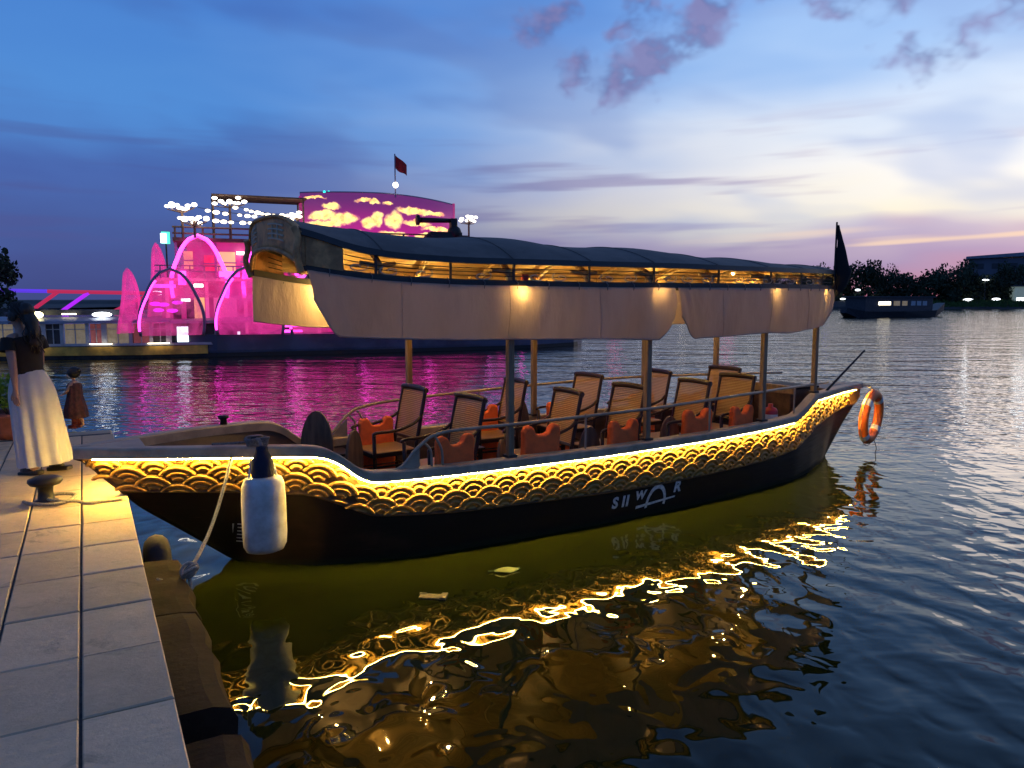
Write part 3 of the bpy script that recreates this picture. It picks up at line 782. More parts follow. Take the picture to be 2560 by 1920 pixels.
# solid carved wood at the up-swept front end, both sides and across
for sg in (-1, 1):
    sp = MB()
    sp.grid([[(s, sg * (rw(s) + .004), LOWR(s) + .012), (s, sg * (rw(s) + .004), EAVE(s) + .03)] for s in np.linspace(R0, 1.98, 12)])
    sp.grid([[(s, sg * (rw(s) - .016), LOWR(s) + .012), (s, sg * (rw(s) - .016), EAVE(s) + .03)] for s in np.linspace(R0, 1.98, 12)])
    sp.add([(1.98, sg * (rw(1.98) + .004), LOWR(1.98) + .012), (1.98, sg * (rw(1.98) + .004), EAVE(1.98) + .03), (1.98, sg * (rw(1.98) - .016), EAVE(1.98) + .03), (1.98, sg * (rw(1.98) - .016), LOWR(1.98) + .012)], [(0, 1, 2, 3)])
    sp.build('side_fascia', 'fascia_wood', boat)
def front(a, lo):
    """front arch; lo = 0 top edge .. 1 lower edge"""
    s = R0 - .10 * (1 - abs(a) ** 2)
    ztop = EAVE(R0) + (CROWN(R0) - EAVE(R0)) * (1 - abs(a) ** 4) + .02
    zbot = LOWR(R0) + (2.735 - LOWR(R0)) * (1 - abs(a) ** 2.6)
    return s, a * (rw(R0) + .02), ztop + (zbot - ztop) * lo
ff = MB(); A2 = list(np.linspace(-1, 1, 33))
for off in (0, .03):
    ff.grid([[(front(a, l)[0] + off, front(a, l)[1], front(a, l)[2]) for a in A2] for l in np.linspace(0, 1, 6)])
for l in (0, 1): ff.grid([[(front(a, l)[0] + o, front(a, l)[1], front(a, l)[2]) for a in A2] for o in (0, .03)])
fas = ff.build('front_fascia', 'fascia_wood', boat, smooth=True)
for l, r_ in ((0.02, .016), (.98, .02)):
    tb = MB(); tb.tube([(front(a, l)[0] - .006, front(a, l)[1], front(a, l)[2]) for a in A2], r_, 6); tb.build('fascia_moulding', 'fascia_wood', fas, smooth=True)
for c0 in (.45, -.45):
    for l in (.24, .38, .52, .66):
        tb = MB(); tb.tube([(front(a, l)[0] - .004, front(a, l)[1], front(a, l)[2]) for a in np.linspace(c0 - .2, c0 + .2, 7)], .008, 5); tb.build('fascia_line', 'fascia_pale', fas)
    for da in (-.06, .08):
        tb = MB(); tb.tube([(front(c0 + da, l)[0] - .004, front(c0 + da, l)[1], front(c0 + da, l)[2]) for l in (.24, .66)], .008, 5); tb.build('fascia_line', 'fascia_pale', fas)
for sg in (-1, 1):
    fp = MB(); y = sg * (rw(R0) + .02)
    fp.tube(smooth_path([(R0 - .01, y, LOWR(R0) - .05), (R0 - .05, y + sg * .02, LOWR(R0) + .10), (R0 - .03, y + sg * .005, EAVE(R0) - .02), (R0 - .05, y - sg * .02, EAVE(R0) + .06)]), .028, 8)
    fp.build('corner_finial', 'fascia_wood', boat, smooth=True)
# stern end: closing board and beam
eb = MB(); eb.grid([[roofpt(R1, a, .012) for a in AA], [(R1, a * rw(R1), EAVE(R1) - .03) for a in AA]]); eb.build('end_board', 'dark_frame', roof)
eb = MB(); eb.box((R1, 0, LOWR(R1)), (.04, 2 * rw(R1) - .02, .04)); eb.build('end_beam', 'dark_frame', roof)
# wooden inner valance along the far side, seen lit through the near frieze
vb = MB(); rows = []
for s in np.linspace(1.95, R1 - .05, 110):
    ar = abs(math.sin((s - 3.5) * math.pi / .85)) ** .6
    rows.append([(s, rw(s) - .075, EAVE(s) + .04), (s, rw(s) - .075, LOWR(s) + .015 + .05 * ar)])
vb.grid(rows); vb.build('inner_valance', 'ceiling_wood', roof)
# tarpaulin seams over the ribs
for s in (2.3, 3.5, 4.35, 5.16, 6.1, 7.05, 7.9, 8.6):
    sm_ = MB(); sm_.tube([roofpt(s, a, .013) for a in AA], .007, 5); sm_.build('tarp_seam', 'tarp', roof, smooth=True)
# arched ceiling ribs
for s in (2.3, 3.5, 4.35, 5.16, 6.1, 7.05, 7.9, 8.6):
    rb = MB(); rb.tube([(s, a * (rw(s) - .05), EAVE(s) - .07 + (CROWN(s) - EAVE(s) + .0) * (1 - abs(a) ** 2.3)) for a in np.linspace(-1, 1, 17)], .028, 6); rb.build('ceiling_rib', 'ceiling_wood', roof, smooth=True)
    for sg in (-1, 1):
        bk = MB(); y = sg * (rw(s) - .05)
        bk.tube(smooth_path([(s, y, LOWR(s) + .0), (s + .02, y - sg * .03, LOWR(s) + .09), (s + .16, y - sg * .06, EAVE(s) - .045)]), .02, 6); bk.build('rib_bracket', 'ceiling_wood', roof, smooth=True)
        bk = MB(); bk.tube(smooth_path([(s, y, LOWR(s) + .0), (s - .02, y - sg * .03, LOWR(s) + .09), (s - .16, y - sg * .06, EAVE(s) - .045)]), .02, 6); bk.build('rib_bracket', 'ceiling_wood', roof, smooth=True)
# lamps under the canopy
for sg, lst in ((-1, [3.585, 5.245, 7.215, 8.66]), (1, [2.45, 3.55, 5.25, 6.95, 8.45])):
    for s in lst:
        dim = (sg < 0 and s > 4); y = sg * (rw(s) - (.13 if sg > 0 else .062 if not dim else .075)); z = LOWR(s) - (.085 if not dim else .06)
        lm = MB(); lm.lathe([(.0, .075), (.010, .075), (.012, .05), (.012, .026), (.0, .026)], (s, y, z), 12); lamp = lm.build('canopy_lamp', 'dark_frame', boat, smooth=True)
        br = MB(); br.tube([(s, y, z + .07), (s, sg * (rw(s) - .03), z + .11)], .008, 6); br.build('lamp_arm', 'dark_frame', lamp)
        bb = MB(); bb.ball((s, y, z + .008), .021, 10, 7); bb.build('bulb', 'bulb_dim' if sg < 0 and s < 4 else 'bulb_faint' if sg < 0 else 'bulb', lamp, smooth=True)
rp_ = MB(); rp_.box((3.66, -(rw(3.66) - .05), LOWR(3.66) + .02), (.07, .03, .13)); rp_.box((3.66, -(rw(3.66) - .05), LOWR(3.66) - .055), (.085, .035, .03)); rp_.build('red_hanging_piece', 'red_plastic', boat, bevel=.012)  # small red object hanging at the curtain rail
for s in (2.9, 4.35, 6.1, 7.9):
    z = CROWN(s) - .105; lm = MB(); lm.tube([(s, .30, z + .02), (s, .30, z + .07)], .006, 5); lamp = lm.build('canopy_lamp', 'dark_frame', boat)
    bb = MB(); bb.ball((s, .30, z), .02, 10, 7); bb.build('bulb', 'bulb_dim', lamp, smooth=True)
# canvas side curtains
def curtain(name, sg, s0, s1, bot, lcut, rcut, phase, label=None):
    m_ = MB(); rows = []; NS, NZ = 90, 14
    for i in range(NS + 1):
        s = s0 + (s1 - s0) * i / NS
        zt = LOWR(s) - .025; zl = bot(s)
        if lcut and s - s0 < lcut[0]: zl = zl + (zt - zl) * lcut[1] * (1 - (s - s0) / lcut[0]) ** 1.4
        if rcut and s1 - s < rcut[0]: zl = zl + (zt - zl) * rcut[1] * (1 - (s1 - s) / rcut[0]) ** 1.4
        row = []
        for j in range(NZ + 1):
            v = j / NZ; z = zt + (zl - zt) * v
            fold = .020 * math.sin(s * 4.7 + phase + .6 * math.sin(s * 2.1)) * v + .012 * math.sin(s * 9.3 + phase * 2 + v * 2.6) * v ** .7 + .005 * math.sin(s * 23 + 3 * math.sin(s * 3 + v * 2)) * (1 - .5 * v)
            if rcut: fold += .016 * math.exp(-((s1 - s) / .35) ** 2) * math.sin((s1 - s) * 60 * (1 - .55 * v)) * (1 - v * .6)
            if lcut: fold += .016 * math.exp(-((s - s0) / .35) ** 2) * math.sin((s - s0) * 60 * (1 - .55 * v)) * (1 - v * .6)
            ins = .0
            if rcut: ins = -.04 * math.exp(-((s1 - s) / .25) ** 2) * v
            if lcut: ins = .04 * math.exp(-((s - s0) / .25) ** 2) * v
            row.append((s + ins, sg * (rw(s) + .012 + fold + .02 * math.sin(math.pi * v)), z))
        rows.append(row)
    m_.grid(rows); o = m_.build(name, 'curtain', boat, smooth=True)
    hem = MB(); hem.tube([r[-1] for r in rows], .007, 5); hem.build('hem', 'curtain', o, smooth=True)
    for i in range(18, NS - 8, 24):
        sm_ = MB(); sm_.tube([(p[0], p[1] + sg * .002, p[2]) for p in rows[i]], .0035, 4); sm_.build('seam', 'curtain', o)
    for i in range(4, NS, 8):
        p = rows[i][0]; ti = MB(); ti.tube([(p[0], p[1] + sg * .004, p[2] - .03), (p[0] + .004, p[1] + sg * .012, p[2] + .025), (p[0], p[1] - sg * .03, p[2] + .055)], .005, 4); ti.build('curtain_tie', 'rope_grey', o)
    return o
b1 = curve([1.6, 1.9, 2.4, 3, 4.5, 5.5], [2.06, 2.0, 1.975, 1.955, 1.925, 1.885], .1)
b2 = curve([5.4, 6.0, 6.6, 7.1, 7.6, 8.1, 9.0], [1.885, 1.90, 1.915, 1.925, 1.90, 1.94, 1.97], .1)
curtain('side_curtain', -1, 1.70, 5.46, b1, (.20, .55), (.22, .42), .4)
curtain('side_curtain', -1, 5.50, 8.97, b2, (.26, .45), (.30, .55), 2.0)
curtain('side_curtain', 1, 1.66, 8.97, curve([1.6, 2.2, 4, 9], [2.10, 2.02, 1.97, 1.97], .2), None, None, 1.1)

# stern fittings
bx = MB(); bx.box((8.15, .0, 1.13), (.05, 1.15, .11)); bx.build('stern_crossbeam', 'post_wood', boat, bevel=.01)
hx = MB(); hx.box((8.75, .05, .72), (.55, .62, .74)); hx.build('engine_box', 'bulwark_brown', boat, bevel=.02)
hx = MB(); hx.box((8.75, .05, 1.10), (.6, .68, .03)); hx.build('engine_lid', 'hull_black', boat, bevel=.008)
for s, y in ((1.30, -.70), (1.30, .73)):
    ck = MB(); ck.lathe([(0, 0), (.035, 0), (.03, .05), (.05, .06), (.05, .085), (0, .085)], (s, y * (hb(s) - .07) / abs(y) / 1, zg(s)), 12); ck.build('mooring_bitt', 'metal_dark', boat, smooth=True)
sl = MB()
for k in range(5): sl.tube([(1.30 + (.075 + .004 * k) * math.cos(a), -(hb(1.3) - .07) + (.06 + .003 * k) * math.sin(a), zg(1.3) + .012 + k * .013 + .006 * math.sin(a * 2 + k)) for a in np.linspace(0, 6.28, 22)], .012, 6)
sl.tube(smooth_path([(1.24, -(hb(1.24) - .1), zg(1.24) + .03), (1.12, -(hb(1.12) - .08), zg(1.1) + .02), (.98, -(hb(.98) - .1), zg(1) + .012)]), .010, 6)
sl.build('bitt_lashing', 'rope_grey', boat, smooth=True)

# ================================================================== THINGS ON AND ROUND THE BOAT
# ---- cane armchairs, facing the bow (local -x)
def make_chair():
    t = empty('armchair')
    wd = .25
    st_ = MB(); st_.box((0, 0, .40), (.50, .52, .035)); st_.build('seat', 'rattan', t, bevel=.012)
    fr = MB(); fr.box((0, .25, .385), (.50, .03, .05)); fr.box((0, -.25, .385), (.50, .03, .05)); fr.box((-.24, 0, .385), (.03, .48, .05)); fr.box((.235, 0, .385), (.03, .48, .05)); fr.build('seat_frame', 'chair_wood', t, bevel=.006)
    for y in (-.25, .25):
        bl = MB(); bl.tube(smooth_path([(.30, y, 0), (.25, y, .36), (.29, y, .62), (.375, y, 1.03)]), [.021] * 18 + [.023], 7); bl.build('rear_leg', 'chair_wood', t, smooth=True)
        fl = MB(); fl.tube([(-.22, y, 0), (-.225, y, .38), (-.23, y, .60)], [.017, .021, .02], 7); fl.build('front_leg', 'chair_wood', t, smooth=True)
        ar = MB(); ar.tube(smooth_path([(.315, y, .75), (.22, y * 1.06, .685), (.02, y * 1.12, .632), (-.20, y * 1.1, .625), (-.245, y * 1.05, .60)]), .022, 7, flat=.75); ar.build('armrest', 'chair_wood', t, smooth=True)
    tr_ = MB(); tr_.tube(smooth_path([(.372, -.268, 1.018), (.386, -.13, 1.03), (.386, .13, 1.03), (.372, .268, 1.018)]), .026, 8, flat=1.2); tr_.build('top_rail', 'chair_wood', t, smooth=True)
    lw = MB(); lw.tube([(.268, -.25, .50), (.268, .25, .50)], .018, 6); lw.build('lower_rail', 'chair_wood', t)
    cn = MB(); rows = []
    for i in range(9):
        z = .50 + i * .505 / 8; x = .262 + .115 * ((z - .5) / .53) ** 1.3
        rows.append([(x + .018 * (1 - (2 * k / 6 - 1) ** 2), -.232 + k * .464 / 6, z) for k in range(7)])
    cn.grid(rows); cn.build('cane_back', 'rattan', t, smooth=True)
    sx = MB(); sx.tube([(-.22, 0, .2), (.27, 0, .2)], .012, 6); sx.tube([(-.22, -.25, .2), (-.22, .25, .2)], .012, 6); sx.tube([(.27, -.25, .2), (.27, .25, .2)], .012, 6); sx.build('stretcher', 'chair_wood', t)
    return t
chair0 = make_chair()
ORD = ['first', 'second', 'third', 'fourth', 'fifth']
nc = 0
for side, lst in (('far', [(2.90, .56), (4.24, .66), (5.36, .66), (6.45, .60), (7.56, .40)]), ('near', [(3.02, -.47), (4.12, -.54), (4.98, -.55), (5.94, -.56), (6.86, -.44)])):
    for i, (s, t_) in enumerate(lst):
        c = chair0 if nc == 0 else copy_tree(chair0); nc += 1
        c.location = W(s, t_, FLOOR); c.rotation_euler = (0, 0, BA + R([3, -4, 2, -3, 4][i]))
        tag(c, f'dark cane-backed armchair, {ORD[i]} from the bow in the row on the {side} side', 'chair', 'cane armchairs in the boat')

# ---- orange life vests leaning inside the bulwarks
def vest_mesh():
    b = MB(); P = []
    half = [(.0, .0), (.15, .0), (.172, .03), (.175, .30), (.170, .50), (.174, .59), (.155, .632), (.105, .64), (.078, .62), (.064, .575), (.03, .558)]
    poly = half[1:] + [(-x, y) for x, y in half[1:][::-1]]
    b.prism(poly, 'y', -.045, .045, .07)
    return b
def strap():
    b = MB()
    for z in (.16, .34): b.tube([(-.178, -.02, z), (-.165, -.052, z), (.165, -.052, z), (.178, -.02, z)], .011, 5, flat=.5)
    return b
v0 = None; nv = 0
for side, sg, lst in (('near', -1, [3.01, 3.93, 4.95, 6.05, 6.88]), ('far', 1, [2.92, 4.30, 5.45, 6.75, 7.55])):
    for i, s in enumerate(lst):
        if v0 is None:
            v = empty('life_vest'); vest_mesh().build('vest_body', 'vest', v, smooth=False, bevel=.012)
            strap().build('strap', 'vest_strap', v); v0 = v
        else: v = copy_tree(v0)
        y0 = hull_pt(s, FLOOR) - .13; y1 = hb(s) - .20
        v.location = W(s, sg * min(y0, y1 - .06), FLOOR + .02)
        lean = math.atan2(max(.03, y1 - y0), .62)
        v.rotation_euler = Matrix.Rotation(BA + R([6, -5, 3, -4, 7][i]), 3, 'Z').to_euler()
        v.rotation_euler = (Matrix.Rotation(BA + R([4, -5, 3, -3, 5][i]), 3, 'Z') @ Matrix.Rotation(-sg * lean, 3, 'X')).to_euler()
        k = 1.0 + [.0, .03, -.02, .02, -.03][i]; v.scale = (k * 1.16, 1, k * (1.14 if sg < 0 else 1.07))
        tag(v, f'orange life vest, {ORD[i]} from the bow of those along the {side} side', 'life vest', 'orange life vests in the boat')

# ---- rounded wooden boards standing among the seats
def board(s, t_, rot, wd, ht, label, mt='panel_wood'):
    b = MB(); P = [(-wd / 2, 0), (-wd / 2, ht * .55)]
    P += [(wd / 2 * math.cos(a), ht * .55 + ht * .45 * math.sin(a)) for a in np.linspace(math.pi, 0, 13)][1:-1]
    P += [(wd / 2, ht * .55), (wd / 2, 0)]
    b.prism(P[::-1], 'y', -.014, .014); o = b.build('rounded_board', mt, None, bevel=.004, loc=W(s, t_, FLOOR), rotz=BA + R(rot))
    tag(o, label, 'wooden board', 'rounded boards among the seats'); return o
board(2.16, .50, -38, .34, .87, 'broad dark rounded board standing nearest the bow on the far side')
board(2.42, .16, 32, .26, .70, 'narrow tan rounded board turned edge-on behind the broad one')
board(2.70, -.62, 42, .26, .60, 'small tan rounded board behind the first near orange vest')
board(3.62, -.66, 40, .26, .62, 'small rounded board between the first and second near orange vests')
board(4.66, -.72, -10, .26, .66, 'small dark rounded board beside the third near orange vest')
board(5.80, -.72, -10, .26, .68, 'small dark rounded board beside the fourth near orange vest')
board(4.70, .72, -20, .28, .82, 'brown rounded board between the far chairs near the second post')
# low tables between the chairs
def table(s, t_, label):
    t = empty('side_table', W(s, t_, FLOOR), BA)
    b = MB(); b.box((0, 0, .41), (.42, .36, .025)); b.build('tabletop', 'chair_wood', t, bevel=.006)
    for x in (-.17, .17):
        for y in (-.14, .14):
            l = MB(); l.box((x, y, .2), (.035, .035, .40)); l.build('leg', 'chair_wood', t)
    tag(t, label, 'table', 'small dark tables between the chairs')
table(2.30, .58, 'small dark table in front of the first far chair')
table(3.58, .12, 'small dark table in the aisle behind the first chairs')
table(4.62, .06, 'small dark table in the aisle before the middle chairs')

# ---- helm and stern things
c = MB(); c.lathe([(0, 0), (.085, 0), (.09, .02), (.09, .19), (.07, .225), (.03, .24), (.03, .28), (0, .28)], (0, 0, 0), 16)
can = empty('red_canister', W(7.75, -.52, .70), BA); c.build('canister_body', 'red_plastic', can, smooth=True)
c = MB(); c.lathe([(.0925, .07), (.0925, .15)], (0, 0, 0), 16); c.build('label_band', 'buoy_white', can, smooth=True)
tag(can, 'red canister with a white band on the locker near the stern', 'canister')
lk = MB(); lk.box((0, 0, .185), (.5, .34, .37)); lk = lk.build('locker', 'bulwark_brown', None, bevel=.012, loc=W(7.75, -.50, FLOOR), rotz=BA)
tag(lk, 'low brown locker under the red canister near the stern', 'locker')
tp = MB(); a_, b_ = W(8.98, -.44, 1.05), W(9.62, -.575, 1.60); a0 = W(8.75, -.40, .86)
tp.tube([a0, a_, b_], [.02, .018, .013], 8); tl = tp.build('steering_pole', 'metal_dark', smooth=True)
tag(tl, 'thin dark steering pole slanting up over the stern', 'pole')
# lifebuoy hanging at the stern
def lifebuoy():
    cpos = Vector((5.38, 11.26, .56)); t = empty('lifebuoy', cpos)
    t.rotation_euler = (R(4), R(-4), R(47))
    RM, rm = .335, .078; segs = 16
    for q in range(8):
        a0 = q * math.pi / 4; white = q % 2 == 1
        da0, da1 = (a0 - .13, a0 + .13) if white else (a0 - math.pi / 4 + .13 + math.pi / 4 - .0 - math.pi / 4 + .0, 0)
        if white: ang = np.linspace(a0 - .14, a0 + .14, 5)
        else: ang = np.linspace(a0 - math.pi / 4 + .14, a0 + math.pi / 4 - .14, 9)
        m_ = MB(); rr = rm + (.003 if white else 0)
        m_.grid([[((RM + rr * math.cos(b)) * math.cos(a), rr * .85 * math.sin(b), (RM + rr * math.cos(b)) * math.sin(a)) for b in np.linspace(0, 2 * math.pi, 15)] for a in ang])
        m_.build('white_band' if white else 'ring_segment', 'buoy_white' if white else 'buoy_orange', t, smooth=True)
    g = MB()
    for q in range(4):
        a0 = math.pi / 4 + q * math.pi / 2
        g.tube([((RM + .085 + .02 * math.sin((a - a0) * 2)) * math.cos(a), 0, (RM + .085 + .02 * math.sin((a - a0) * 2)) * math.sin(a)) for a in np.linspace(a0, a0 + math.pi / 2, 10)], .006, 5)
    g.build('grab_line', 'rope', t, smooth=True)
    g = MB(); g.tube([(-.05, 0, RM + .06), (-.10, .05, RM + .14), (-.16, .12, RM + .15)], .009, 5); g.tube([(.06, 0, RM + .05), (-.06, .05, RM + .15), (-.16, .12, RM + .14)], .009, 5); g.build('hanger', 'rope', t)
    tag(t, 'orange lifebuoy with white bands hanging off the lit stern', 'lifebuoy')
lifebuoy()
dl = MB(); dl.tube(smooth_path([(5.46, 11.30, .20), (5.49, 11.28, .08), (5.47, 11.28, -.02)]), .006, 5); tag(dl.build('trailing_cord', 'rope_grey'), 'thin cord trailing from the lifebuoy into the water', 'cord')
# furled dark flag on a staff at the canopy's stern end
fl = empty('furled_flag', W(9.03, -.46, 0))
q = MB(); q.tube([(0, 0, 2.40), (-.0, 0, 3.34)], [.016, .012], 7); q.build('staff', 'metal_dark', fl)
q = MB(); rows = []
for i in range(15):
    v = i / 14; z = 3.30 - .95 * v
    wd = .02 + .19 * min(1, v / .62) ** 1.2 if v < .64 else .21 * (1 - (v - .64) / .36) ** .6 + .02
    rows.append([(.012 + wd * (.5 + .5 * math.cos(a)) + .012 * math.sin(v * 9 + a * 2), (.018 + wd * .16) * math.sin(a), z) for a in np.linspace(0, 2 * math.pi, 13)])
q.grid(rows); q.build('flag_cloth', 'flag_black', fl, smooth=True)
tag(fl, 'furled black flag on an upright staff at the stern end of the canopy', 'flag')

# ---- white fender with navy sock, hanging from the bow cap
fs, fy = 1.30, -(hb(1.30) + .155)
ft = empty('boat_fender', W(fs - .02, fy, .11), BA)
q = MB(); prof = [(0, .19), (.10, .19), (.145, .205), (.168, .25), (.175, .34), (.173, .62), (.165, .74), (.145, .79), (.10, .80), (0, .80)]
q.lathe(prof, (0, 0, 0), 28, 1, .72); q.build('fender_body', 'fender_white', ft, smooth=True)
q = MB(); q.lathe([(.085, .802), (.092, .84), (.088, .92), (.070, .96), (.052, 1.0), (.045, 1.04), (0, 1.05)], (0, .0, 0), 18, 1, .7); q.build('fender_sock', 'fender_sock', ft, smooth=True)
q = MB(); q.tube(smooth_path([(0, 0, 1.02), (0, .05, 1.07), (.0, .12, 1.08), (.0, .22, zg(1.3) - .07)]), .016, 7); q.build('hanging_rope', 'rope_grey', ft, smooth=True)
for x in (-.11, .11):
    q = MB(); q.tube([(x, 0, .79), (x * .8, .02, .90), (x * .6, .09, .95)], .009, 6); q.build('side_cord', 'paint_white', ft)
tag(ft, 'fat white fender with navy sock hanging from the bow rail', 'fender')

# ---- mooring rope from the bow to the ledge
p0 = W(1.10, -(hb(1.10) - .02), 1.04); p1 = Vector((-2.05, 4.66, .585))
q = MB(); pts = []
for i in range(15):
    f = i / 14; p = p0.lerp(p1, f); p.z -= .10 * math.sin(math.pi * f); pts.append(p)
q.tube(pts, .013, 7)
mr = q.build('mooring_rope', 'rope', smooth=True)
q = MB(); kp = p1
for k in range(3): q.tube([kp + Vector((.045 * math.cos(a) + .012 * k, .035 * math.sin(a) - .015 * k, .035 * math.sin(a * 1.0 + k) + .012)) for a in np.linspace(0, 6.28, 14)], .012, 6)
q.tube(smooth_path([kp, kp + Vector((-.06, -.05, -.05)), kp + Vector((-.16, -.10, -.01))]), .011, 6)
q.tube(smooth_path([kp, kp + Vector((.02, -.04, -.14)), kp + Vector((-.02, -.05, -.30)), kp + Vector((.0, -.02, -.5))]), .011, 6)
q.build('rope_knot', 'rope', mr, smooth=True)
tag(mr, 'thin beige mooring rope slanting from the bow to the ledge', 'rope')
# half-worn tyre hung at the quay face
q = MB(); ct = Vector((EDGE + .12, 5.78, .36))
q.grid([[(ct.x + .085 * math.cos(b), ct.y + (.20 + .085 * math.sin(b)) * math.cos(a), ct.z + (.20 + .085 * math.sin(b)) * math.sin(a)) for b in np.linspace(0, 2 * math.pi, 13)] for a in np.linspace(0, 2 * math.pi, 29)])
ty = q.build('tyre_fender', 'rubber', smooth=True, rotz=QA); tag(ty, 'old rubber tyre hung on the quay face below the bow', 'tyre')

# ---- bollard with rope on the quay
bo = empty('mooring_bollard', (-3.70, 5.90, QZ)); bo.scale = (.8, .8, .86)
q = MB(); q.lathe([(0, 0), (.11, 0), (.11, .02), (.075, .035), (.066, .10), (.07, .155), (.135, .175), (.155, .20), (.15, .225), (.10, .245), (0, .25)], (0, 0, 0), 22); q.build('bollard_body', 'metal_dark', bo, smooth=True)
tag(bo, 'black mushroom-headed bollard on the quay beside the bow', 'bollard')
q = MB(); q.tube(smooth_path([(-.22, -.06, .015), (-.13, -.13, .018), (.02, -.15, .018), (.12, -.09, .02), (.10, .10, .03), (-.06, .13, .03), (-.10, .0, .035), (.06, -.10, .035), (.20, -.06, .02), (.30, -.10, .015), (.42, -.02, .012), (.52, .02, .012)], 5), .014, 6)
cr = q.build('coiled_rope', 'rope', smooth=True, loc=(-3.64, 5.93, QZ)); tag(cr, 'loose rope coiled round the foot of the black bollard', 'rope')

# ---- flower pot with a bright green shrub
PP = (-5.86, 8.78, QZ)
pot = empty('potted_shrub', PP)
q = MB(); q.lathe([(0, 0), (.20, 0), (.245, .10), (.275, .26), (.30, .27), (.30, .31), (.27, .31), (.26, .27), (0, .27)], (0, 0, 0), 22); q.build('pot', 'pot_red', pot, smooth=True)
q = MB(); rl = random.Random(11)
for k in range(900):
    a, u = rl.uniform(0, 6.28), rl.random() ** .5
    r_ = .36 * u; zz = .30 + .36 * rl.random() * (1.1 - u * .5) + .05
    p = Vector((r_ * math.cos(a), r_ * math.sin(a), zz)); d = Vector((rl.gauss(0, 1) + p.x * 2, rl.gauss(0, 1) + p.y * 2, rl.uniform(.0, 1.6))).normalized(); sd_ = d.cross(Vector((rl.gauss(0, 1), rl.gauss(0, 1), rl.gauss(0, 1)))).normalized()
    L = rl.uniform(.05, .10); q.add([p, p + d * L * .5 + sd_ * L * .22, p + d * L, p + d * L * .5 - sd_ * L * .22], [(0, 1, 2, 3)])
q.build('foliage', 'leaf_green', pot, clean=False)
q = MB()
for k in range(7): a = k * .9; q.tube([(0.02 * math.cos(a), .02 * math.sin(a), .25), (.16 * math.cos(a), .16 * math.sin(a), .52)], .008, 5)
q.build('stem', 'bark', pot)
tag(pot, 'bright green shrub in a reddish pot at the left edge of the quay', 'potted plant')

# ---- floating leaf and scrap
q = MB(); rows = []
for i in range(9):
    u = i / 8; wd = .075 * math.sin(math.pi * min(1, u * 1.02 + .02)) ** .8
    rows.append([(-.16 + .30 * u, -wd, .006 + .004 * math.sin(u * 7)), (-.16 + .30 * u, 0, .016 + .01 * math.sin(u * 4)), (-.16 + .30 * u, wd, .006)])
q.grid(rows); q.tube([(.13, 0, .012), (-.22, .03, .008)], .004, 4)
lf = q.build('floating_leaf', 'leaf_float', smooth=True, loc=(-.03, 6.27, 0), rotz=R(20)); lf.scale = (.8, .75, 1.6); tag(lf, 'large green leaf floating beside the black hull', 'leaf')
q = MB(); q.box((0, 0, .006), (.20, .09, .012)); q.box((.09, 0, .012), (.05, .11, .02)); q.box((-.08, .03, .012), (.06, .02, .016))
sc = q.build('floating_scrap', 'scrap', loc=(-.62, 5.70, 0), rotz=R(-8), bevel=.004); tag(sc, 'small tan scrap of packaging floating below the leaf', 'debris')

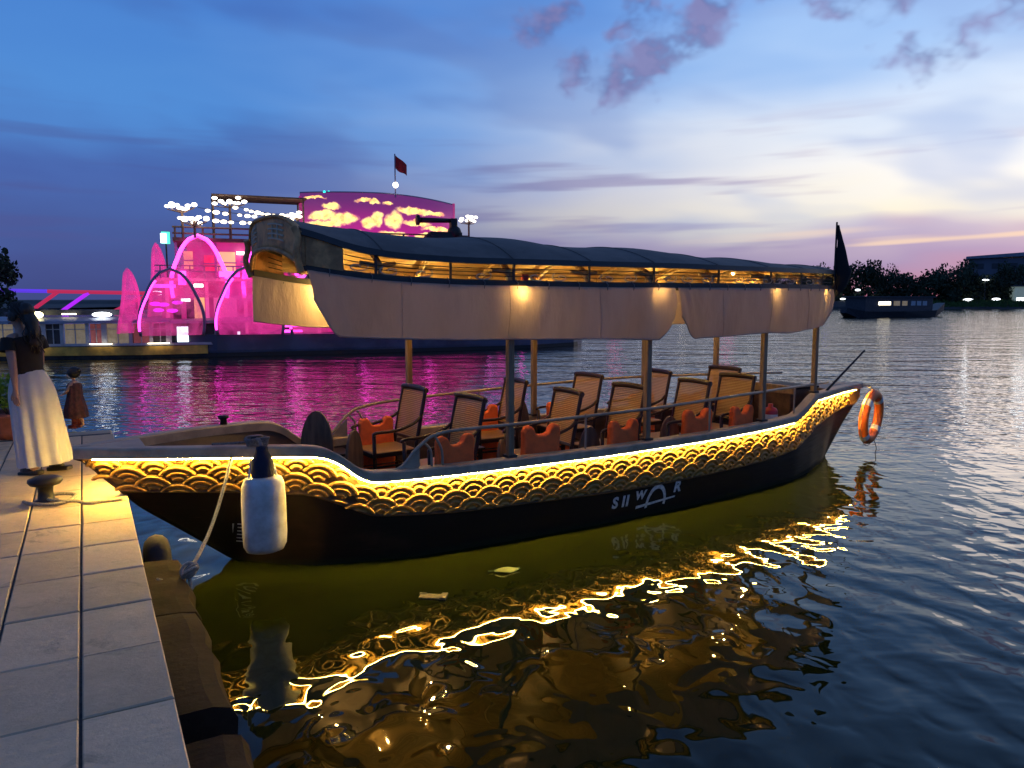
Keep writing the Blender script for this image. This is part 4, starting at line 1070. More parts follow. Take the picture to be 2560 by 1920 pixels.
# ================================================================== PEOPLE
def skin_body(name, joints, edges, mt, parent, sub=2):
    bm = bmesh.new(); lay = bm.verts.layers.skin.verify(); V = {}
    for k, (p, r) in joints.items():
        v = bm.verts.new(p); v[lay].radius = (r, r) if not isinstance(r, tuple) else r; V[k] = v
    V['pelvis'][lay].use_root = True
    for a, b in edges: bm.edges.new((V[a], V[b]))
    me = bpy.data.meshes.new(name); bm.to_mesh(me); bm.free(); me.materials.append(M[mt])
    o = link(name, me, parent)
    m1 = o.modifiers.new('skin', 'SKIN'); m1.use_smooth_shade = True
    m2 = o.modifiers.new('sub', 'SUBSURF'); m2.levels = sub; m2.render_levels = sub
    return o
def body_joints(hands):
    J = {'pelvis': ((0, 0, .90), .115), 'belly': ((.005, 0, 1.02), .10), 'chest': ((.0, 0, 1.20), .115), 'upchest': ((-.005, 0, 1.32), .09), 'neck0': ((0, 0, 1.40), .045), 'neck1': ((.015, 0, 1.455), .042),
         'jaw': ((.035, 0, 1.495), .058), 'head': ((.02, 0, 1.56), .083), 'skull': ((.01, 0, 1.61), .072),
         'hipL': ((0, .085, .86), .095), 'kneeL': ((.05, .09, .48), .055), 'shinL': ((.02, .09, .30), .05), 'ankL': ((-.02, .09, .08), .034), 'toeL': ((.12, .10, .03), .03),
         'hipR': ((0, -.085, .86), .095), 'kneeR': ((-.02, -.09, .48), .055), 'shinR': ((-.09, -.09, .30), .05), 'ankR': ((-.15, -.09, .10), .034), 'toeR': ((-.03, -.10, .03), .03)}
    E_ = [('pelvis', 'belly'), ('belly', 'chest'), ('chest', 'upchest'), ('upchest', 'neck0'), ('neck0', 'neck1'), ('neck1', 'jaw'), ('jaw', 'head'), ('head', 'skull'),
          ('pelvis', 'hipL'), ('hipL', 'kneeL'), ('kneeL', 'shinL'), ('shinL', 'ankL'), ('ankL', 'toeL'), ('pelvis', 'hipR'), ('hipR', 'kneeR'), ('kneeR', 'shinR'), ('shinR', 'ankR'), ('ankR', 'toeR')]
    for sd, y, pts in hands:
        sh, elb, wr, pal, fdir = [Vector(p) for p in pts]
        J['sh' + sd] = (sh, .055); J['el' + sd] = (elb, .038); J['fa' + sd] = (elb.lerp(wr, .35), .036); J['wr' + sd] = (wr, .023); J['pa' + sd] = (pal, (.030, .017))
        E_ += [('upchest', 'sh' + sd), ('sh' + sd, 'el' + sd), ('el' + sd, 'fa' + sd), ('fa' + sd, 'wr' + sd), ('wr' + sd, 'pa' + sd)]
        f = fdir.normalized(); side = Vector((1, 0, 0))
        for k, (o_, L) in enumerate(((-.027, .062), (-.009, .074), (.009, .07), (.027, .055))):
            a = pal + f * .045 + side * o_; b = a + f * L * .5; c_ = b + (f + Vector((.0, -.35 * y, 0))).normalized() * L * .5
            for n_, p, r_ in ((f'f{k}a' + sd, a, .0095), (f'f{k}b' + sd, b, .009), (f'f{k}c' + sd, c_, .0075)): J[n_] = (p, r_)
            E_ += [('pa' + sd, f'f{k}a' + sd), (f'f{k}a' + sd, f'f{k}b' + sd), (f'f{k}b' + sd, f'f{k}c' + sd)]
        a = pal + side * .034 - f * .0; b = a + f * .03 + side * .014; c_ = b + f * .03
        for n_, p, r_ in (('ta' + sd, a, .011), ('tb' + sd, b, .010), ('tc' + sd, c_, .0085)): J[n_] = (p, r_)
        E_ += [('pa' + sd, 'ta' + sd), ('ta' + sd, 'tb' + sd), ('tb' + sd, 'tc' + sd)]
    return J, E_
def face_bits(parent, hx, hz, k=1.0):
    for y in (-.032, .032):
        e_ = MB(); e_.ball((hx + .082 * k, y * k, hz + .012 * k), .013 * k, 8, 6); e_.build('eye', 'hair', parent, smooth=True)
    n_ = MB(); n_.ball((hx + .098 * k, 0, hz - .022 * k), .016 * k, 8, 6, (1, .8, 1.4)); n_.build('nose', 'skin', parent, smooth=True)
    m_ = MB(); m_.ball((hx + .092 * k, 0, hz - .062 * k), .018 * k, 8, 6, (.5, 1.2, .35)); m_.build('mouth', 'red_cloth', parent, smooth=True)
# woman in a long white skirt walking left
wm = empty('person', (-4.36, 6.95, QZ), R(168)); wm.rotation_euler = (0, R(6), R(168))
hands = [('L', 1, [(0, .165, 1.345), (-.06, .225, 1.09), (-.075, .25, .87), (-.07, .255, .81), (.05, 0, -1)]),
         ('R', -1, [(0, -.165, 1.345), (.03, -.20, 1.09), (.14, -.19, .90), (.165, -.185, .845), (.2, 0, -1)])]
J, E_ = body_joints(hands)
wbody = skin_body('body', J, E_, 'skin', wm)
face_bits(wbody, .03, 1.56)
q = MB(); rows = []          # off-shoulder black top
for z, rx, ry in ((.97, .125, .155), (1.03, .122, .150), (1.10, .128, .152), (1.20, .138, .165), (1.28, .135, .19), (1.325, .125, .225), (1.345, .118, .222)):
    rows.append([(rx * math.cos(a) + .0, ry * math.sin(a), z + .012 * math.cos(2 * a)) for a in np.linspace(0, 2 * math.pi, 29)[:-1]])
q.grid(rows, True); q.build('black_top', 'black_cloth', wm, smooth=True)
for y in (1, -1):
    q = MB(); q.tube([(0, y * .17, 1.335), (-.005, y * .195, 1.27), (-.008, y * .205, 1.22)], [.066, .068, .07], 12, cap=False); q.build('sleeve', 'black_cloth', wm, smooth=True)
q = MB(); rows = []
for i in range(15):
    v = i / 14; z = 1.03 - .94 * v; R_ = .125 + .075 * min(1, v * 4) ** .6 + .02 * v
    rows.append([((R_ + .022 * v ** .7 * math.sin(a * 11 + v * 2) + .012 * v * math.sin(a * 5)) * math.cos(a) * (.92 + .12 * v) - .035 * v, (R_ * 1.02 + .022 * v ** .7 * math.sin(a * 11 + v * 2)) * math.sin(a), z) for a in np.linspace(0, 2 * math.pi, 73)[:-1]])
q.grid(rows, True); q.build('skirt', 'white_skirt', wm, smooth=True)
q = MB(); rows = []          # dark hair: cap, bun and a long tail
for i in range(10):
    v = i / 9; a0 = math.pi * .62 * v
    rows.append([(.002 - .012 + .108 * math.sin(a0) * math.cos(b) * (1 if math.cos(b) < .2 else .86), .094 * math.sin(a0) * math.sin(b), 1.575 + .118 * math.cos(a0)) for b in np.linspace(0, 2 * math.pi, 25)[:-1]])
q.grid(rows, True); q.ball((-.09, 0, 1.60), .075, 12, 8, (1, 1.05, 1.1)); q.tube(smooth_path([(-.075, 0, 1.57), (-.125, .0, 1.48), (-.13, .01, 1.36), (-.125, .01, 1.24)]), [.07] * 7 + [.062] * 6 + [.05] * 5 + [.02], 10)
q.ball((.0, .085, 1.56), .045, 8, 6, (1.2, .5, 1.3)); q.ball((.0, -.085, 1.56), .045, 8, 6, (1.2, .5, 1.3))
q.build('hair', 'hair', wm, smooth=True)
rh = random.Random(8); q = MB()
for k in range(70):
    b0 = rh.uniform(-1.9, 1.9); r0 = rh.uniform(.98, 1.06); y0 = .094 * math.sin(b0) * r0; x0 = -.01 - .10 * math.cos(b0) * r0
    q.tube(smooth_path([(x0 * .3, y0 * .6, 1.69), (x0, y0, 1.62 + rh.uniform(-.02, .02)), (-.10 + rh.gauss(0, .012), y0 * .6 + rh.gauss(0, .01), 1.52), (-.135 + rh.gauss(0, .02), rh.gauss(0, .035), 1.38), (-.13 + rh.gauss(0, .025), rh.gauss(0, .03), rh.uniform(1.17, 1.28))], 3), .006, 4)
q.build('hair_strands', 'hair', wm, smooth=True)
for x, y in ((.06, .095), (-.10, -.095)):
    q = MB(); q.box((x, y, .022), (.25, .088, .044)); q.ball((x + .03, y, .05), .05, 10, 6, (1.9, .85, .75)); q.build('shoe', 'shoe', wm, bevel=.014, smooth=False)
wm.scale = (.93, .93, .94)
tag(wm, 'woman in black off-shoulder top and long white skirt walking on the quay', 'person')
# toddler in a maroon dress
kid = empty('person', (-5.46, 9.42, QZ), R(176))
k = .52
hands = [('L', 1, [(0, .165, 1.30), (.10, .20, 1.10), (.24, .17, 1.02), (.29, .16, 1.0), (1, 0, -.2)]), ('R', -1, [(0, -.165, 1.30), (.08, -.20, 1.10), (.22, -.15, 1.05), (.27, -.14, 1.03), (1, 0, -.1)])]
J, E_ = body_joints(hands); J2 = {}
for n_, (p, r_) in J.items():
    p = Vector(p) * k
    if n_ in ('jaw', 'head', 'skull', 'neck1'): p = Vector((p.x, p.y, 1.455 * k + (p.z - 1.455 * k) * 1.55)); r_ = r_ * k * 1.5 if n_ != 'neck1' else r_ * k
    else: r_ = tuple(x * k for x in r_) if isinstance(r_, tuple) else r_ * k * 1.1
    J2[n_] = (p, r_)
kb = skin_body('body', J2, E_, 'skin', kid); face_bits(kb, .022, .84, .82)
q = MB(); rows = []
for z, R_ in ((.70, .075), (.66, .10), (.58, .098), (.50, .105), (.40, .13), (.30, .155), (.20, .165), (.17, .16)):
    rows.append([((R_ + .008 * math.sin(a * 9)) * math.cos(a), (R_ + .008 * math.sin(a * 9)) * math.sin(a) * 1.05, z) for a in np.linspace(0, 2 * math.pi, 41)[:-1]])
q.grid(rows, True); q.build('maroon_dress', 'maroon_cloth', kid, smooth=True)
q = MB(); q.ball((-.008, 0, .86), .094, 14, 10, (1, .96, .95)); q.ball((-.085, 0, .89), .04, 10, 8); q.build('hair', 'hair', kid, smooth=True)
for y in (.05, -.05):
    q = MB(); q.tube([(.0, y, .19), (.0, y, .06)], .04, 8); q.box((.03, y, .03), (.13, .055, .05)); q.build('legging', 'red_cloth', kid, smooth=True)
kid.scale = (.82, .82, .82)
tag(kid, 'small child in a maroon dress standing near the far end of the quay', 'person')

# ================================================================== PINK LOTUS BOAT
PA = R(22); pb = empty('lotus_restaurant_boat', (-3, 38, 0), PA)
tag(pb, 'big restaurant boat lit pink with lotus-petal arches and a glowing screen', 'boat')
q = MB(); rows = []
for x, b, zt in ((-15.2, .6, 1.35), (-14, 2.2, 1.05), (-11, 3.2, .9), (-4, 3.4, .85), (3, 3.0, .8), (6, 1.6, .9), (7.1, .3, 1.05)):
    rows.append([(x, -b, zt), (x, -b * .97, .25), (x, -b * .9, -.4), (x, b * .9, -.4), (x, b * .97, .25), (x, b, zt)])
q.grid(rows, True); q.add(rows[0], [tuple(range(6))]); q.add(rows[-1], [tuple(range(6))[::-1]]); q.build('hull', 'pb_hull', pb)
q = MB(); q.grid([[(x, -b * .975 - .02, z) for x, b in ((-15.1, .6), (-14, 2.2), (-11, 3.2), (-4, 3.4), (3, 3.0), (6, 1.6), (7.05, .3))] for z in (.0, .16)]); q.build('boot_stripe', 'pb_dark', pb)
q = MB(); q.box((-6.0, 0, 2.0), (14.0, 4.6, 2.2)); q.build('lower_storey', 'pb_wall_glow', pb)
q = MB(); q.box((-6.2, 0, 3.9), (11.6, 3.8, 1.6)); q.build('upper_storey', 'pb_wall_glow', pb)
q = MB(); q.box((-6.0, 0, 3.13), (14.6, 5.2, .12)); q.build('upper_deck_edge', 'pb_wall_glow_bright', pb)
q = MB(); q.box((-6.2, 0, 4.76), (12.6, 4.6, .14)); q.build('top_deck', 'deck_brown', pb)
for z in (5.0, 5.25):
    q = MB(); q.tube([(-12.5, -2.25, z), (.1, -2.25, z)], .04, 6); q.build('top_rail', 'deck_brown', pb)
for x in np.arange(-12.4, .2, 1.05):
    q = MB(); q.box((x, -2.25, 5.03), (.08, .08, .45)); q.build('rail_post', 'deck_brown', pb)
for x, z, w_, h_, mt in ((-11.95, 3.92, .35, .75, 'pb_warm'), (-11.0, 3.8, .7, .7, 'pb_red'), (-10.5, 3.85, .75, .9, 'pb_warm'), (-9.6, 3.9, .55, .8, 'pb_white'), (-7.8, 3.9, 1.0, .8, 'pb_warm'), (-6.2, 3.9, 1.0, .8, 'pb_wall_glow_bright'), (-4.6, 3.9, 1.0, .8, 'pb_warm'), (-3.0, 3.9, 1.0, .8, 'pb_wall_glow_bright'), (-1.4, 3.9, 1.0, .8, 'pb_warm')):
    q = MB(); q.box((x, -1.93, z), (w_, .06, h_)); wn = q.build('window', mt if mt != 'pb_white' else 'pb_petal_soft', pb)
    q = MB(); q.box((x, -1.98, z), (w_ + .1, .04, .05)); q.box((x, -1.98, z - h_ / 2), (w_ + .1, .04, .05)); q.build('glazing_bar', 'pb_rim', wn)
for x, z, w_, h_, mt in ((-12.45, 1.9, .3, .8, 'pb_dark'), (-11.95, 1.9, .3, .8, 'pb_dark'), (-11.6, 1.95, .4, .9, 'pb_warm'), (-10.6, 1.9, .9, 1.0, 'pb_wall_glow_bright'), (-9.0, 1.9, 1.1, 1.2, 'pb_wall_glow_bright'), (-7.5, 1.9, 1.1, 1.2, 'pb_wall_glow_bright'), (-5.8, 1.9, 1.1, 1.2, 'pb_petal'), (-4.0, 1.9, 1.1, 1.2, 'pb_wall_glow_bright'), (-2.2, 1.9, 1.1, 1.2, 'pb_petal'), (-.4, 1.9, 1.1, 1.2, 'pb_wall_glow_bright')):
    q = MB(); q.box((x, -2.33, z), (w_, .06, h_)); q.build('window', mt, pb)
for x, z, w_, h_, y in ((-10.4, 3.35, .8, .22, -2.7), (-9.75, 3.42, .28, .5, -2.7), (-12.2, 3.18, .3, .55, -2.8), (-7.2, 3.3, .8, .12, -2.7), (-12.9, 2.86, .9, .14, -2.75), (-5, 1.15, 3.0, .05, -2.6), (-1, 1.15, 3, .05, -2.6), (-7.6, 1.2, 1.4, .06, -3.0), (-8.0, 1.0, .8, .1, -3.1), (2.0, 1.6, .3, .5, -1.6), (3.2, 1.5, .2, .5, -1.4)):
    q = MB(); q.box((x, y, z), (w_, .08, h_)); q.build('neon_tube', 'pb_neon', pb)
for x, z, y in ((-11.6, 2.88, -3.0), (-8.9, 1.55, -3.3), (-12.1, 2.3, -3.0), (-7.9, 1.48, -3.2), (-9.9, 4.25, -2.1), (-6.3, 2.9, -2.8), (-3.4, 2.9, -2.8), (-.5, 2.9, -2.8)):
    q = MB(); q.box((x, y, z), (.34, .1, .12)); q.build('deck_lamp', 'pb_white', pb)
for x, z in ((-13.2, 2.15), (-12.9, 2.12), (-13.1, 1.9), (-12.6, 1.88), (-12.4, 2.2)):
    q = MB(); q.ball((x, -3.2, z), .13, 8, 6, (1.6, .6, .6)); q.build('violet_lamp', 'br_violethot', pb)
for x in np.arange(-13.0, 1.0, .55):
    q = MB(); q.box((x, -2.58, 3.42), (.05, .05, .5)); q.build('baluster', 'pb_rim', pb)
for z in (3.45, 3.68):
    q = MB(); q.box((-6.0, -2.58, z), (14.4, .06, .05)); q.build('gallery_rail', 'pb_rim', pb)
for x in np.arange(-12.8, .9, 1.5):
    q = MB(); q.box((x, -2.36, 1.95), (.14, .12, 2.2)); q.build('wall_pillar', 'pb_wall_glow_bright', pb)
    q = MB(); q.box((x + .4, -1.96, 3.9), (.10, .10, 1.5)); q.build('wall_pillar', 'pb_rim', pb)
def petal(x, y, z0, wd, ht, bulge, yaw, rim, fill, rimr=.07, lean=0.0, name='petal'):
    rows = []; N_ = 11
    for i in range(17):
        v = i / 16
        f = wd / 2 * (max(0, 1 - v ** 2.1)) ** .54 * (.93 + .07 * math.sin(math.pi * min(1, v * 1.6)))
        rows.append([Vector((f * (2 * k / (N_ - 1) - 1), -bulge * (1 - .0) * math.sin(math.pi * (.15 + .7 * v)) + bulge * .8 * ((2 * k / (N_ - 1) - 1) ** 2) * (1 - v * .5) - lean * v, ht * v)) for k in range(N_)])
    rot = Matrix.Rotation(R(yaw), 3, 'Z'); off = Vector((x, y, z0))
    rows = [[rot @ p + off for p in r_] for r_ in rows]
    q = MB(); q.grid(rows); inner = [[p + rot @ Vector((0, .05, 0)) for p in r_] for r_ in rows]; q.grid(inner)
    o = q.build(name, fill, pb, smooth=True)
    edge = [r_[0] for r_ in rows] + [r_[-1] for r_ in rows[::-1]][1:]
    t = MB(); t.tube(edge, rimr, 6); t.build('petal_rim', rim, o, smooth=True)
    if rim == 'pb_rim':
        t = MB(); t.tube([p + rot @ Vector((0, -.03, -.14)) for p in edge[2:15]], .05, 6); t.build('neon_tube', 'pb_neon', o, smooth=True)
petal(-14.2, -2.6, 1.0, 1.3, 2.5, .3, 62, 'pb_petal', 'pb_petal')
petal(-13.2, -1.2, 1.2, 1.5, 3.4, .3, 64, 'pb_petal', 'pb_petal')
petal(-12.62, -3.3, .9, 2.45, 2.62, .35, 6, 'pb_rim', 'pb_petal_soft')
petal(-11.55, -2.45, 2.4, 2.2, 2.5, .3, 0, 'pb_neon', 'pb_petal_soft', .085)
petal(-9.70, -3.4, .9, 2.7, 2.75, .35, -4, 'pb_rim', 'pb_petal')
petal(-8.75, -2.45, 2.4, 2.3, 2.5, .3, 0, 'pb_neon', 'pb_petal_soft', .085)
petal(-6.75, -3.5, .9, 2.8, 2.75, .35, -4, 'pb_rim', 'pb_petal_soft')
petal(-5.9, -2.5, 2.4, 2.3, 2.5, .3, 0, 'pb_neon', 'pb_petal_soft', .085)
petal(-3.8, -3.5, .9, 2.8, 2.75, .35, 4, 'pb_rim', 'pb_petal')
petal(-3.0, -2.5, 2.4, 2.3, 2.5, .3, 0, 'pb_neon', 'pb_petal_soft', .085)
petal(-.9, -3.4, .9, 2.7, 2.7, .35, 4, 'pb_rim', 'pb_petal_soft')
petal(1.6, -2.6, .9, 2.0, 2.5, .3, 30, 'pb_rim', 'pb_petal')
# curved light screen on the top deck
q = MB(); rows = []
for z in (0, .7, 1.4, 1.9, 2.15):
    rows.append([])
    for i in range(33):
        u = i / 32; x = -7.15 + 7.3 * u
        rows[-1].append((x, 1.2 * (2 * u - 1) ** 2 - 1.2 - .0, z * (1 - .10 * max(0, (u - .45) / .55) ** 1.6)))
q.grid(rows); q.grid([[(p[0], p[1] + .25, p[2]) for p in r_] for r_ in rows]); sc_ = q.build('lotus_screen', 'lotus_screen', pb, smooth=True, loc=(0, 0, 4.98))
q = MB(); q.tube([(p[0], p[1] + .12, p[2] + .03) for p in rows[-1]], .05, 6); q.build('screen_frame', 'pb_rim', sc_)
for sg, x in ((0, rows[0][0]), (1, rows[0][-1])):
    q = MB(); q.box((x[0], x[1] + .12, 1.0), (.1, .3, 2.05)); q.build('screen_side', 'pb_wall_glow', sc_)
q = MB(); q.box((-9.0, -.3, 6.72), (3.9, 2.2, .06)); aw = q.build('awning', 'deck_brown', pb)
for x in (-10.9, -7.2):
    for y in (-1.3, .7):
        q = MB(); q.tube([(x, y, 4.8), (x, y, 6.7)], .04, 6); q.build('awning_post', 'deck_brown', aw)
def lamp_post(x, y, z0, z1, n_, spread, seed):
    q = MB(); q.tube([(x, y, z0), (x, y, z1)], .05, 6); lp = q.build('lotus_lamp', 'deck_brown', pb)
    rr = random.Random(seed)
    for i in range(n_):
        a = i * 2 * math.pi / n_; d = spread * (.3 if i % 3 == 0 else .9)
        q = MB(); c_ = Vector((x + d * math.cos(a), y + d * .5 * math.sin(a), z1 + rr.uniform(-.1, .14))); q.ball(tuple(c_), .082, 8, 6, (1.35, 1, .8)); q.build('bulb', 'pb_white', lp, smooth=True)
        q = MB(); q.tube([(x, y, z1 - .25), c_ + Vector((0, 0, -.12)), c_], .02, 5); q.build('lamp_arm', 'deck_brown', lp)
lamp_post(-12.1, -2.3, 4.8, 6.05, 11, .62, 1); lamp_post(-11.65, -2.6, 4.8, 5.5, 11, .6, 2); lamp_post(-10.25, -1.6, 4.8, 6.42, 12, .75, 3)
lamp_post(.72, -.6, 4.8, 6.22, 9, .45, 4); lamp_post(-7.5, -1.6, 4.8, 6.0, 5, .3, 6)
rs_ = random.Random(9)
for a, b in (((-11.5, -2.3, 6.05), (-7.3, -1.7, 6.0)), ((-11.2, -2.5, 5.6), (-7.4, -1.6, 5.9)), ((-10.2, -1.7, 6.3), (-7.3, -1.0, 6.1))):
    w_ = MB(); pts = [Vector(a).lerp(Vector(b), i / 11) + Vector((0, 0, -.16 * math.sin(math.pi * i / 11))) for i in range(12)]
    w_.tube(pts, .012, 4); wo = w_.build('string_wire', 'pb_dark', pb)
    for p in pts[1:-1]:
        q = MB(); q.ball(tuple(p + Vector((rs_.uniform(-.1, .1), 0, -.06))), rs_.uniform(.065, .11), 7, 5, (1.4, 1, .8)); q.build('string_bulb', 'pb_string', wo, smooth=True)
q = MB(); q.box((-12.72, -3.0, 4.74), (.30, .08, .46)); sg_ = q.build('green_sign', 'green_sign', pb)
q = MB(); q.box((-12.80, -3.06, 4.72), (.22, .04, .38)); q.build('lit_face', 'white_sign', sg_)
q = MB(); q.box((-12.72, -2.9, 3.9), (.06, .06, 1.4)); q.build('sign_post', 'deck_brown', sg_)
q = MB(); q.tube([(-3.04, -1.2, 7.0), (-3.04, -1.2, 8.95)], .03, 6); ms = q.build('mast', 'pb_rim', pb)
q = MB(); q.ball((-3.04, -1.25, 7.55), .13, 8, 6); q.build('mast_light', 'pb_white', ms, smooth=True)
q = MB(); rows2 = []
for i in range(9):
    u = i / 8; rows2.append([(-3.04 + .56 * u, -1.2 + .05 * math.sin(u * 7), 8.92 - .42 * u - (.55 + .06 * math.sin(u * 5)) * v) for v in np.linspace(0, 1, 5)])
q.grid(rows2); q.grid([[(p[0], p[1] + .015, p[2]) for p in r_] for r_ in rows2]); q.build('red_flag', 'flag_red', ms, smooth=True)
for x in (-6.15, -5.95): q = MB(); q.ball((x, -.5, 7.18), .06, 8, 6); q.build('cyan_lamp', 'cyan_lamp', pb, smooth=True)
sl_ = empty('searchlight', (-3, 38, 0), PA)
q = MB(); q.box((-.95, -2.1, 5.1), (1.5, .5, .62)); q.ball((-1.55, -2.1, 5.1), .36, 10, 7, (1.2, .8, .8)); q.ball((-.5, -2.1, 5.4), .34, 10, 7); q.build('searchlight_base', 'pb_dark', sl_, smooth=True)
q = MB(); q.tube([(-2.25, -2.1, 5.92), (-.6, -2.1, 5.95)], [.13, .10], 10); q.tube([(-2.3, -2.1, 5.92), (-2.18, -2.1, 5.92)], .24, 10); q.build('searchlight_barrel', 'pb_dark', sl_, smooth=True)
q = MB(); q.box((-.55, -2.1, 5.7), (.3, .3, .7)); q.build('searchlight_yoke', 'pb_dark', sl_)
tag(sl_, 'black searchlight with a long barrel in front of the pink screen', 'searchlight')

# ================================================================== YELLOW-HULLED SIGHTSEEING BOAT
def sight_boat(loc, rot, label, detail=True):
    b = empty('sightseeing_boat', loc, rot)
    q = MB(); rows = []
    for x, w_, zt, zk in ((-7.0, .7, .62, -.3), (-5.5, 1.1, .52, -.35), (0, 1.3, .48, -.35), (3.0, 1.15, .52, -.35), (4.4, .6, .78, -.2), (5.3, .2, 1.12, .45), (5.6, .05, 1.28, .95)):
        rows.append([(x, -w_, zt), (x, -w_ * .92, zk * .1), (x, -w_ * .5, zk), (x, w_ * .5, zk), (x, w_ * .92, zk * .1), (x, w_, zt)])
    q.grid(rows, True); q.add(rows[0], [tuple(range(6))]); q.add(rows[-1], [tuple(range(6))[::-1]]); q.build('hull', 'sb_dark', b)
    q = MB(); q.grid([[(x, -w_ - .02, z0 + dz) for x, w_, z0 in ((-6.9, .72, .16), (-5.5, 1.1, .14), (0, 1.3, .12), (2.4, 1.2, .14))] for dz in (0, .34)]); q.build('yellow_strake', 'sb_yellow', b)
    q = MB(); q.grid([[(x, -w_ - .035, z) for x, w_ in ((-6.9, .72), (-5.5, 1.1), (0, 1.3), (3.0, 1.15))] for z in (.50, .60)]); q.build('rubbing_rail', 'sb_frame', b)
    q = MB(); rows = []
    for x, z in ((-6.9, 1.42), (-3, 1.38), (1.0, 1.42), (1.05, 1.36), (4.1, 1.40)):
        rows.append([(x, -1.35, z), (x, -1.30, z + .10), (x, 0, z + .24), (x, 1.30, z + .10), (x, 1.35, z), (x, 0, z + .02)])
    q.grid(rows, True); q.add(rows[0], [tuple(range(6))]); q.add(rows[-1], [tuple(range(6))[::-1]]); q.build('roof', 'sb_roof', b)
    xs = [-6.6, -5.4, -4.5, -3.55, -2.9, -2.0, -1.4, -.45, .3, .95]
    for i, x in enumerate(xs):
        q = MB(); q.box((x, -1.22, .98), (.13 if i % 3 else .2, .06, .86)); q.build('window_post', 'sb_frame', b)
    for i in range(len(xs) - 1):
        x0, x1 = xs[i] + .08, xs[i + 1] - .08
        q = MB(); q.box(((x0 + x1) / 2, -1.12, .98), (x1 - x0, .03, .78)); mu = MB(); mu.box(((x0 + x1) / 2, -1.15, .98), (.035, .03, .78)); mu.box(((x0 + x1) / 2, -1.15, 1.16), (x1 - x0, .03, .03)); mu.build('mullion', 'sb_frame', b); q.build('pane', ('sb_inside', 'sb_inside', 'sb_inside', 'sb_dark', 'sb_inside', 'sb_inside_red', 'sb_inside', 'sb_inside_red', 'sb_dark')[i], b)
    q = MB(); q.box((2.45, 0, .95), (2.7, 2.1, .80)); q.build('fore_cabin', 'sb_dark', b)
    for x, z, w_, h_, mt in ((1.45, .92, .42, .62, 'lit_window'), (2.75, .95, .18, .28, 'sb_frame'), (3.6, .95, .10, .12, 'lit_window')):
        q = MB(); q.box((x, -1.07, z), (w_, .05, h_)); q.build('window', mt, b)
    for x in (-5.6, -3.9, -1.5, .6):
        q = MB(); q.box((x, -1.40, .585), (.8, .05, .035)); q.build('rail_lamp', 'far_warm', b)
    if detail:
        q = MB(); q.ball((-1.6, -.6, 1.72), .14, 10, 7, (2.6, 1, .7)); q.build('roof_lamp', 'lamp_white', b, smooth=True)
        q = MB(); q.ball((-3.9, -.6, 1.72), .13, 10, 7, (1.6, 1, 1)); q.build('roof_lamp', 'lamp_yellow', b, smooth=True)
        q = MB(); q.box((-2.3, .3, 1.80), (3.4, .6, .22)); q.build('roof_cargo', 'sb_dark', b)
        q = MB(); q.box((-2.9, -.2, 1.74), (.5, .1, .05)); q.build('roof_tube', 'far_warm', b)
    tag(b, label, 'boat')
    return b
sight_boat((-15, 31.5, 0), R(14), 'low sightseeing boat with yellow hull strip moored before the pink boat')

# ================================================================== FAR RIVER BOAT
b = empty('river_boat', (52.5, 105.5, 0), R(26)); q = MB(); rows = []
for x, w_, zt, zk in ((-9.5, .6, 1.3, .6), (-7.5, 1.8, .8, -.3), (0, 2.2, .7, -.3), (7, 1.8, .9, -.3), (10.3, .6, 1.9, .9)):
    rows.append([(x, -w_, zt), (x, -w_ * .8, zk), (x, w_ * .8, zk), (x, w_, zt)])
q.grid(rows, True); q.add(rows[0], [(0, 1, 2, 3)]); q.add(rows[-1], [(3, 2, 1, 0)]); q.build('hull', 'sb_dark', b)
q = MB(); q.box((-.5, 0, 1.7), (13.5, 3.2, 1.9)); q.build('cabin', 'sb_dark', b)
q = MB(); q.box((-.5, 0, 2.72), (14.2, 3.7, .16)); q.build('roof', 'concrete_dark', b)
for i, (x, w_, mt) in enumerate(((-3.6, 2.3, 'far_warm'), (-1.2, 1.2, 'sb_inside'), (.4, 1.0, 'sb_inside'), (2.1, .9, 'sb_frame'), (3.3, .9, 'sb_frame'), (4.5, .9, 'sb_frame'))):
    q = MB(); q.box((x, -1.62, 1.85), (w_, .06, .62 if i else .45)); q.build('window', mt, b)
tag(b, 'dark covered river boat far off to the right of the stern', 'boat')

# ================================================================== BRIDGE
br = empty('lit_bridge', (0, 0, 0)); tag(br, 'low truss bridge lit blue, red and violet at far left', 'bridge')
def BP(u, z): return Vector((-118 + u * .98, 150 + u * .10, z * .82 - .4))
tops = [(0, 5.4, 'br_blue'), (18, 5.6, 'br_blue'), (26, 5.4, 'br_red'), (47, 4.9, 'br_red'), (48, 4.9, 'br_violet'), (75, 3.2, 'br_violet'), (95, 2.6, 'br_violet')]
for (u0, z0, m0), (u1, z1, m1) in zip(tops, tops[1:]):
    q = MB(); q.tube([BP(u0, z0), BP(u1, z1)], .42, 6); q.build('top_chord', m0, br)
q = MB(); q.box(BP(44, -.35), (100, 5, .8), Matrix.Rotation(math.atan2(.1, .98), 3, 'Z')); q.build('deck', 'concrete_dark', br)
for u in (8, 30, 52, 74, 94):
    q = MB(); q.box(BP(u, -.9), (1.4, 3.2, 2.2)); q.build('pier', 'concrete_dark', br)
